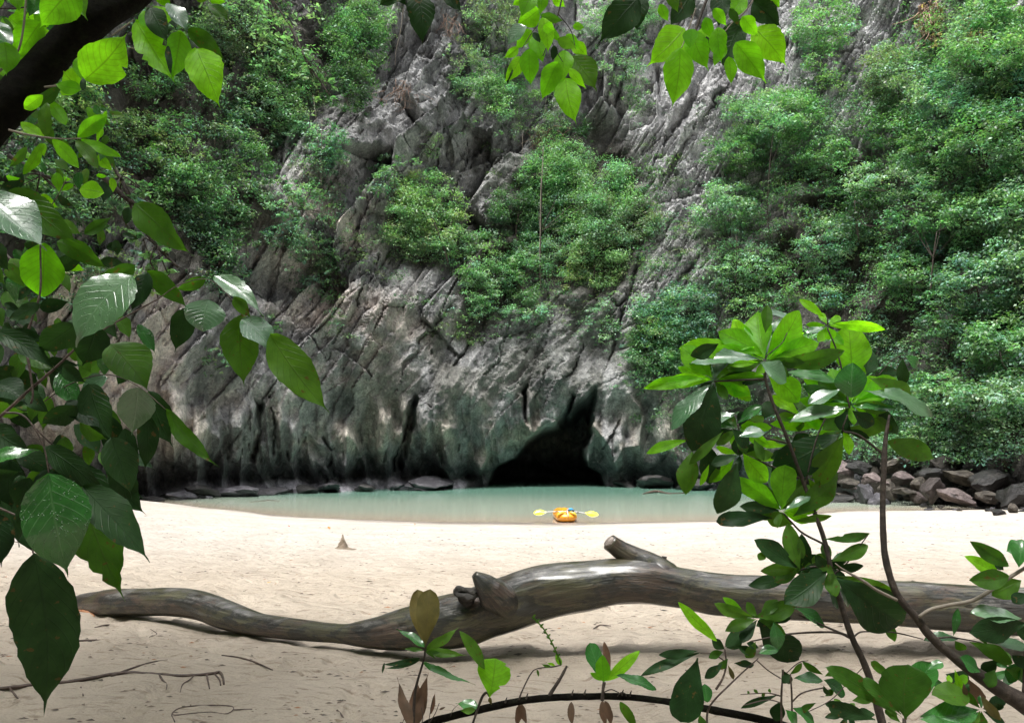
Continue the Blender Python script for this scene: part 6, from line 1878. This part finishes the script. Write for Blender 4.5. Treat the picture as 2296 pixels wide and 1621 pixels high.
whorl(t_e, 1714, 806, 11, 90, 135, S + .03, ['y', 'y', 'y', 'm', 'g'], seed=1, up=.25)
whorl(t_e, 1601, 852, 9, 80, 120, S + .03, ['y', 'y', 'm', 'd'], seed=2, up=.15)
whorl(t_e, 1654, 962, 9, 60, 95, S + .04, ['m', 'm', 'd', 'g', 'y'], seed=3)
whorl(t_e, 1908, 905, 13, 80, 145, S + .04, ['m', 'y', 'y', 'y', 'g', 'd'], seed=4, up=.15)
whorl(t_e, 1890, 960, 9, 70, 110, S + .05, ['m', 'y', 'd', 'd'], seed=5)
whorl(t_e, 1752, 1144, 8, 60, 100, S + .03, ['m', 'y', 'y', 'd'], seed=6, up=.2)
whorl(t_e, 1855, 730, 6, 45, 80, S + .05, ['y', 'm', 'w'], seed=7)
whorl(t_e, 1800, 1272, 8, 60, 100, S + .03, ['d', 'm', 'd'], seed=8)
whorl(t_e, 1860, 1270, 8, 60, 110, S + .03, ['d', 'm', 'd'], seed=9)
whorl(t_e, 1700, 1385, 7, 60, 95, S + .03, ['d', 'm', 'm'], seed=10)
whorl(t_e, 1660, 1018, 7, 60, 90, S + .02, ['y', 'm', 'd'], seed=11)
whorl(t_e, 1800, 935, 7, 60, 95, S + .08, ['y', 'm', 'm'], seed=13, up=.2)
whorl(t_e, 1770, 1000, 6, 50, 85, S + .08, ['m', 'd', 'y'], seed=14)
whorl(t_e, 1811, 1070, 5, 40, 70, S + .06, ['m', 'd'], seed=12)

# --- the dark-stemmed shrub coming in from the lower right
p = W(2320, 1600, 2.6)
s_e = empty('leaning_shrub', (p.x, p.y, 0.9), 'shrub with a dark leaning stem and leafy side shoots at the right edge', 'shrub')
S2 = 2.55
stem(s_e, [(2600, 1760, 34), (2400, 1650, 29), (2296, 1578, 23), (2199, 1516, 17), (2121, 1458, 12), (2084, 1424, 11), (2055, 1385, 10), (2011, 1332, 8.6), (1987, 1261, 8.5), (1980, 1196, 7.6), (1979, 1120, 7), (1982, 1034, 6.6), (1986, 980, 5), (1994, 930, 3)], S2, 'trunk', seg=16, rough=0.14)
stem(s_e, [(2060, 1382, 4.5), (2085, 1366, 4.6), (2121, 1357, 4.8), (2186, 1343, 5), (2252, 1301, 5), (2291, 1277, 4.6), (2340, 1250, 4)], S2 - 0.02, 'branch', mat=PBARK)
stem(s_e, [(2011, 1345, 4), (1965, 1322, 4), (1937, 1303, 3.6), (1890, 1276, 2.4), (1872, 1262, 1.4)], S2 - 0.01, 'branch', mat=PBARK)
stem(s_e, [(2100, 1430, 3), (2130, 1428, 2), (2170, 1434, 1.6), (2200, 1440, 1.2)], S2, 'twig')
stem(s_e, [(2296, 1578, 6), (2296, 1520, 4), (2300, 1440, 3), (2310, 1390, 2.4)], S2, 'twig')
leaves(s_e, [(2262, 1268, 2181, 1216, .34, 'm', dict(shape='el', roll=5)), (2240, 1288, 2167, 1246, .36, 'y', dict(shape='el')), (2262, 1292, 2177, 1300, .5, 'm', dict(shape='el')), (2284, 1272, 2290, 1206, .62, 'g'), (2290, 1300, 2226, 1334, .62, 'm'), (2300, 1330, 2270, 1350, .8, 'd'), (2250, 1278, 2230, 1262, .6, 'd'),
  (2291, 1386, 2180, 1364, .34, 'w'), (2300, 1396, 2183, 1422, .42, 'd'), (2150, 1432, 2072, 1430, .28, 'g', dict(shape='el')), (2173, 1438, 2275, 1484, .36, 'm'), (2224, 1442, 2302, 1440, .3, 'w'), (2236, 1476, 2202, 1514, .55, 'd'), (2199, 1506, 2156, 1472, .5, 'g'), (2138, 1424, 2146, 1364, .28, 'g'), (2140, 1436, 2165, 1458, .7, 'm'),
  (2173, 1562, 2092, 1552, .55, 'm', dict(shape='el', roll='up')), (2063, 1606, 2193, 1586, .36, 'g'), (2197, 1556, 2243, 1618, .32, 'o'), (2120, 1510, 2180, 1540, .7, 'd', dict(D=2.7)), (2230, 1500, 2215, 1540, .7, 'm'), (2290, 1480, 2260, 1530, .5, 'g'), (2310, 1500, 2270, 1470, .6, 'd'), (2255, 1500, 2300, 1520, .5, 'm'), (2140, 1500, 2160, 1550, .3, 'y'),
  (2160, 1530, 2166, 1562, .35, 'b'), (2170, 1520, 2195, 1580, .6, 'b', dict(D=2.7)), (2320, 1240, 2260, 1230, .6, 'g'), (2330, 1440, 2280, 1400, .6, 'd'), (2215, 1445, 2190, 1420, .3, 'm')], S2, 'ov', 0.05)

# --- big rosette low at the right
p = W(2027, 1616, 2.4)
e = empty('rosette_plant', (p.x, p.y, 0.9), 'low plant with one big round lime-green leaf at the bottom right', 'plant')
stem(e, [(2040, 1800, 7), (2030, 1680, 6), (2027, 1610, 5)], 2.4, 'trunk')
leaves(e, [(2030, 1612, 2034, 1494, .88, 'm', dict(D=2.3, shape='ob', roll=0, cup=.05)), (2046, 1590, 2082, 1484, .5, 'g', dict(D=2.45)), (2021, 1606, 1864, 1496, .2, 'm', dict(D=2.4)), (2020, 1600, 1938, 1520, .3, 'm'), (2003, 1518, 1956, 1484, .32, 'm'), (1962, 1612, 1858, 1582, .36, 'd'), (2015, 1614, 1975, 1560, .3, 'm'),
   (2080, 1500, 2112, 1482, .6, 'g'), (2020, 1620, 1985, 1590, .4, 'm'), (2060, 1610, 2120, 1618, .4, 'g')], 2.38, 'ob', 0.05)

whorl(e, 2200, 1590, 8, 50, 90, 2.6, ['m', 'g', 'd'], seed=31)
whorl(e, 2130, 1540, 7, 40, 75, 2.65, ['m', 'g', 'y', 'd'], seed=32)
whorl(e, 2270, 1500, 7, 45, 80, 2.65, ['m', 'd', 'g'], seed=33)
whorl(e, 1900, 1600, 6, 40, 80, 2.7, ['d', 'm'], seed=34)

# --- low twiggy shrub between
p = W(1590, 1600, 2.9)
e = empty('twiggy_shrub', (p.x, p.y, 0.9), 'low twiggy shrub of small dark leaves with one big drooping dark oval leaf', 'shrub')
for r in ([(1585, 1640, 3), (1590, 1585, 2.6), (1640, 1530, 2.2), (1700, 1475, 1.6)], [(1605, 1545, 3), (1620, 1520, 2.6), (1628, 1490, 2.4), (1625, 1455, 2)], [(1630, 1485, 1.6), (1600, 1466, 1.8), (1570, 1463, 1.4)],
          [(1776, 1640, 3), (1775, 1560, 2.4), (1772, 1510, 2)], [(1776, 1572, 2.2), (1800, 1552, 2), (1850, 1540, 1.6)], [(1752, 1560, 1.8), (1720, 1553, 1.4), (1660, 1556, 1)], [(1697, 1480, 1.6), (1722, 1502, 1.5), (1750, 1520, 1.4)],
          [(1752, 1620, 3), (1752, 1555, 2.6), (1756, 1500, 2)], [(1752, 1575, 1.6), (1720, 1568, 1.4), (1668, 1580, 1.2)], [(1940, 1490, 1.2), (1900, 1530, 1.2), (1860, 1570, 1.2), (1800, 1600, 1.2)], [(1763, 1508, 1.4), (1790, 1485, 1.3), (1812, 1480, 1.1)]):
    stem(e, r, 2.85, 'twig', mat=DWOOD)
TS = [(1570, 1462, 1438, 1512, .16, 'd'), (1566, 1458, 1476, 1468, .24, 'd'), (1564, 1474, 1524, 1620, .5, 'd', dict(shape='ob', roll=3, D=2.6)), (1586, 1574, 1580, 1532, .72, 'g', dict(shape='el')), (1625, 1455, 1598, 1432, .6, 'd'), (1628, 1452, 1666, 1440, .5, 'd'), (1622, 1460, 1590, 1474, .5, 'm'),
      (1650, 1448, 1690, 1462, .5, 'd'), (1694, 1438, 1672, 1476, .5, 'm'), (1700, 1466, 1746, 1452, .45, 'g'), (1702, 1452, 1676, 1440, .5, 'd'), (1646, 1486, 1692, 1488, .36, 'd'), (1632, 1490, 1645, 1524, .3, 'o'), (1620, 1486, 1580, 1520, .4, 'd'), (1632, 1476, 1610, 1500, .5, 'm'),
      (1772, 1512, 1754, 1530, .7, 'd'), (1770, 1512, 1800, 1486, .3, 'm'), (1780, 1520, 1846, 1522, .38, 'g'), (1846, 1524, 1898, 1556, .5, 'g'), (1846, 1512, 1800, 1484, .3, 'm'), (1848, 1516, 1880, 1500, .4, 'm'), (1846, 1536, 1860, 1560, .4, 'd'), (1752, 1500, 1770, 1536, .5, 'd'), (1898, 1544, 1922, 1536, .3, 'd'),
      (1746, 1556, 1662, 1584, .18, 'd'), (1778, 1586, 1830, 1622, .4, 'g'), (1752, 1570, 1738, 1616, .7, 'd'), (1760, 1590, 1790, 1625, .5, 'g'), (1830, 1574, 1790, 1598, .3, 'm'), (1850, 1560, 1870, 1545, .5, 'm'), (1910, 1570, 1960, 1560, .5, 'm'), (1568, 1600, 1580, 1630, .6, 'm'), (1905, 1600, 1850, 1575, .4, 'd'),
      (1700, 1553, 1690, 1545, .6, 'm'), (1716, 1552, 1708, 1560, .6, 'm'), (1728, 1553, 1724, 1543, .6, 'm'), (1680, 1556, 1676, 1548, .6, 'm')]
leaves(e, TS, 2.85, 'ov', 0.06)

# --- the bowed branch along the bottom with its seedlings
S3 = 3.0
p = W(1238, 1563, S3)
b_e = empty('bowed_branch', p, 'bare bowed branch running low across the bottom of the view', 'branch')
stem(b_e, [(860, 1700, 11, 3.0), (952, 1626, 10, 3.0), (1010, 1606, 9.5), (1066, 1592, 9), (1166, 1571, 8.6), (1238, 1563, 8.2), (1353, 1560, 8.4), (1420, 1563, 8), (1495, 1572, 8), (1567, 1585, 9), (1704, 1612, 10), (1800, 1640, 11), (2000, 1700, 14), (2300, 1780, 18)], S3, 'main_branch', mat=MOSS, seg=16, rough=0.16)
stem(b_e, [(1230, 1562, 6), (1240, 1545, 5), (1256, 1520, 4.4), (1266, 1502, 4), (1271, 1492, 3)], S3, 'stub', rough=0.3)
for q in ((1180, 1566), (1282, 1558), (1310, 1557), (1394, 1558), (1412, 1560), (1133, 1575)):
    stem(b_e, [(q[0], q[1], 2.6), (q[0] + 2, q[1] - 8, 1.8), (q[0] + 4, q[1] - 13, 0.8)], S3 - 0.01, 'thorn')
leaves(b_e, [(1165, 1578, 1160, 1632, .34, 'b'), (1170, 1576, 1180, 1628, .3, 'b'), (1281, 1572, 1282, 1630, .3, 'b'), (1350, 1570, 1360, 1632, .3, 'b'), (1356, 1570, 1374, 1630, .3, 'b'), (1390, 1572, 1430, 1640, .3, 'm')], S3 - 0.03)
stem(b_e, [(1384, 1560, 1), (1392, 1552, 1.6), (1402, 1554, 1.4), (1404, 1560, 1)], S3 - .02, 'tendril')

gs = 'seedlings along the bottom of the view'
p = W(950, 1621, 2.9)
e = empty('seedling', p, 'seedling with a notched olive-brown top leaf and thin arching leaflets', 'seedling', gs)
stem(e, [(925, 1640, 4), (930, 1560, 3.6), (936, 1527, 3.2), (944, 1500, 2.8), (952, 1470, 2.6), (954, 1440, 2)], 2.9, 'stem')
leaves(e, [(954, 1450, 938, 1320, .32, 'o', dict(shape='ob', roll=12, D=2.92)), (953, 1450, 964, 1322, .42, 'o', dict(shape='ob', roll=-5, D=2.88)), (952, 1450, 890, 1406, .24, 'g'), (956, 1452, 1029, 1408, .26, 'm'), (956, 1455, 1044, 1466, .22, 'm'), (956, 1462, 990, 1462, .3, 'm'), (942, 1478, 862, 1500, .13, 'd'), (942, 1474, 848, 1490, .12, 'd', dict(bend=-.2)),
  (950, 1484, 1070, 1526, .12, 'g', dict(bend=-.2)), (948, 1456, 902, 1452, .2, 'm'), (954, 1458, 978, 1478, .2, 'm'), (862, 1484, 858, 1512, .2, 'd'),
  (925, 1632, 896, 1516, .2, 'b'), (927, 1634, 936, 1520, .34, 'b'), (928, 1630, 962, 1512, .26, 'b'), (966, 1600, 976, 1550, .2, 'b'), (985, 1590, 1000, 1584, .3, 'b')], 2.88)
for r in ([(940, 1640, 1.2), (948, 1610, 1.1), (945, 1585, .7)], [(955, 1630, 1.1), (975, 1600, 1), (985, 1575, .7)], [(900, 1625, 1), (910, 1606, 1), (925, 1608, .7)], [(960, 1625, 1), (965, 1595, .9), (972, 1560, .6)], [(1010, 1605, 1), (1016, 1590, .8), (1028, 1578, .5)]):
    stem(e, r, 2.86, 'twig')
p = W(1083, 1560, 2.8)
e = empty('seedling', p, 'seedling with a wide heart-like lime leaf beside the bowed branch', 'seedling', gs)
stem(e, [(1054, 1640, 3), (1070, 1592, 3), (1082, 1560, 3.4), (1092, 1552, 3), (1097, 1560, 2.2)], 2.85, 'stem')
leaves(e, [(1098, 1562, 1112, 1476, .92, 'y', dict(shape='ob', roll=10, D=2.8, torn=.1)), (1088, 1500, 1035, 1414, .26, 'm', dict(shape='el')), (1094, 1550, 1080, 1490, .2, 'm'), (1072, 1584, 1022, 1572, .45, 'g'), (1066, 1590, 1030, 1592, .4, 'm'), (1098, 1562, 1102, 1580, .5, 'o')], 2.86)
p = W(1355, 1558, 2.9)
e = empty('seedling', p, 'seedling rosette of oval green leaves standing on the middle of the bowed branch', 'seedling', gs)
stem(e, [(1350, 1570, 4.4), (1352, 1545, 4), (1355, 1528, 4)], 2.92, 'stem')
stem(e, [(1352, 1552, 1.6), (1370, 1545, 1.6), (1388, 1552, 1.2)], 2.92, 'twig')
leaves(e, [(1352, 1528, 1324, 1440, .42, 'g', dict(D=2.95, shape='ob')), (1354, 1528, 1350, 1470, .58, 'y', dict(D=2.86, shape='el')), (1364, 1510, 1358, 1440, .24, 'b', dict(D=2.98)), (1358, 1526, 1434, 1460, .26, 'y', dict(shape='el')), (1382, 1514, 1474, 1540, .24, 'g'), (1350, 1524, 1324, 1508, .4, 'y')], 2.9, 'el')
p = W(1258, 1490, 2.9)
e = empty('seed_stalk', p, 'thin leaning green stalk lined with tiny buds over the bowed branch', 'plant', gs)
stem(e, [(1163, 1568, 2.4), (1172, 1545, 1.8), (1190, 1510, 1.6), (1205, 1498, 1.4), (1240, 1494, 1.6), (1258, 1490, 1.8)], 2.9, 'stem')
stem(e, [(1258, 1490, 2.4), (1250, 1468, 2.2), (1236, 1438, 2), (1218, 1408, 1.8), (1196, 1384, 2.2)], 2.9, 'stem', mat=LM['m'])
for i in range(16):
    t = i / 15
    x, y = np.interp(t, [0, .33, .66, 1], [1254, 1236, 1218, 1195]), np.interp(t, [0, .33, .66, 1], [1478, 1438, 1408, 1382])
    leaf(e, x, y, x + (6 if i % 2 else -7), y - 5, .5, 'm', 2.89, shape='el')
leaves(e, [(1258, 1490, 1246, 1462, .4, 'y'), (1204, 1500, 1208, 1518, .3, 'm'), (1245, 1492, 1226, 1486, .3, 'y'), (1235, 1494, 1214, 1488, .3, 'm')], 2.9)

# --- thicket over and behind the photographer, out of view: shaped to shade the near leaves and sand
def canopy():
    rs = np.random.RandomState(77)
    cen = []
    while len(cen) < 100:
        x, y, z = rs.uniform(-8, 7), rs.uniform(-9, 2.6), rs.uniform(4.6, 8.5)
        if y > -1.5 and x > -0.9: continue
        if y > -1 and z < 2.5 + 0.66 * max(y, 0) + 1.4: continue
        if fbm(np.array([x * 0.5]), np.array([y * 0.5]), np.array([z * 0.5]), 2, 7)[0] < -0.12: continue
        cen.append((x, y, z))
    while len(cen) < 200:
        x, y = rs.uniform(-9, 8), rs.uniform(-2, 5.2)
        z = 2.5 + 0.70 * max(y, 0) + rs.uniform(1.9, 4.5)
        if rs.rand() < (x + 2) / 7: continue
        if z < 6.5: continue
        cen.append((x, y, z))
    cen = np.array(cen)
    V, Q, C = lobes_np(cen, rs.uniform(0.5, 1.1, len(cen)), 130, 0.2, rs, [jit(PAL['mid'], rs) for _ in cen], 0.6)
    o = link('shading_canopy', mesh_np('shading_canopy', V, Q, None, FOL, False, C))
    tag(o, 'unseen leafy canopy shading the edge of the beach', None, None, 'stuff')
canopy()
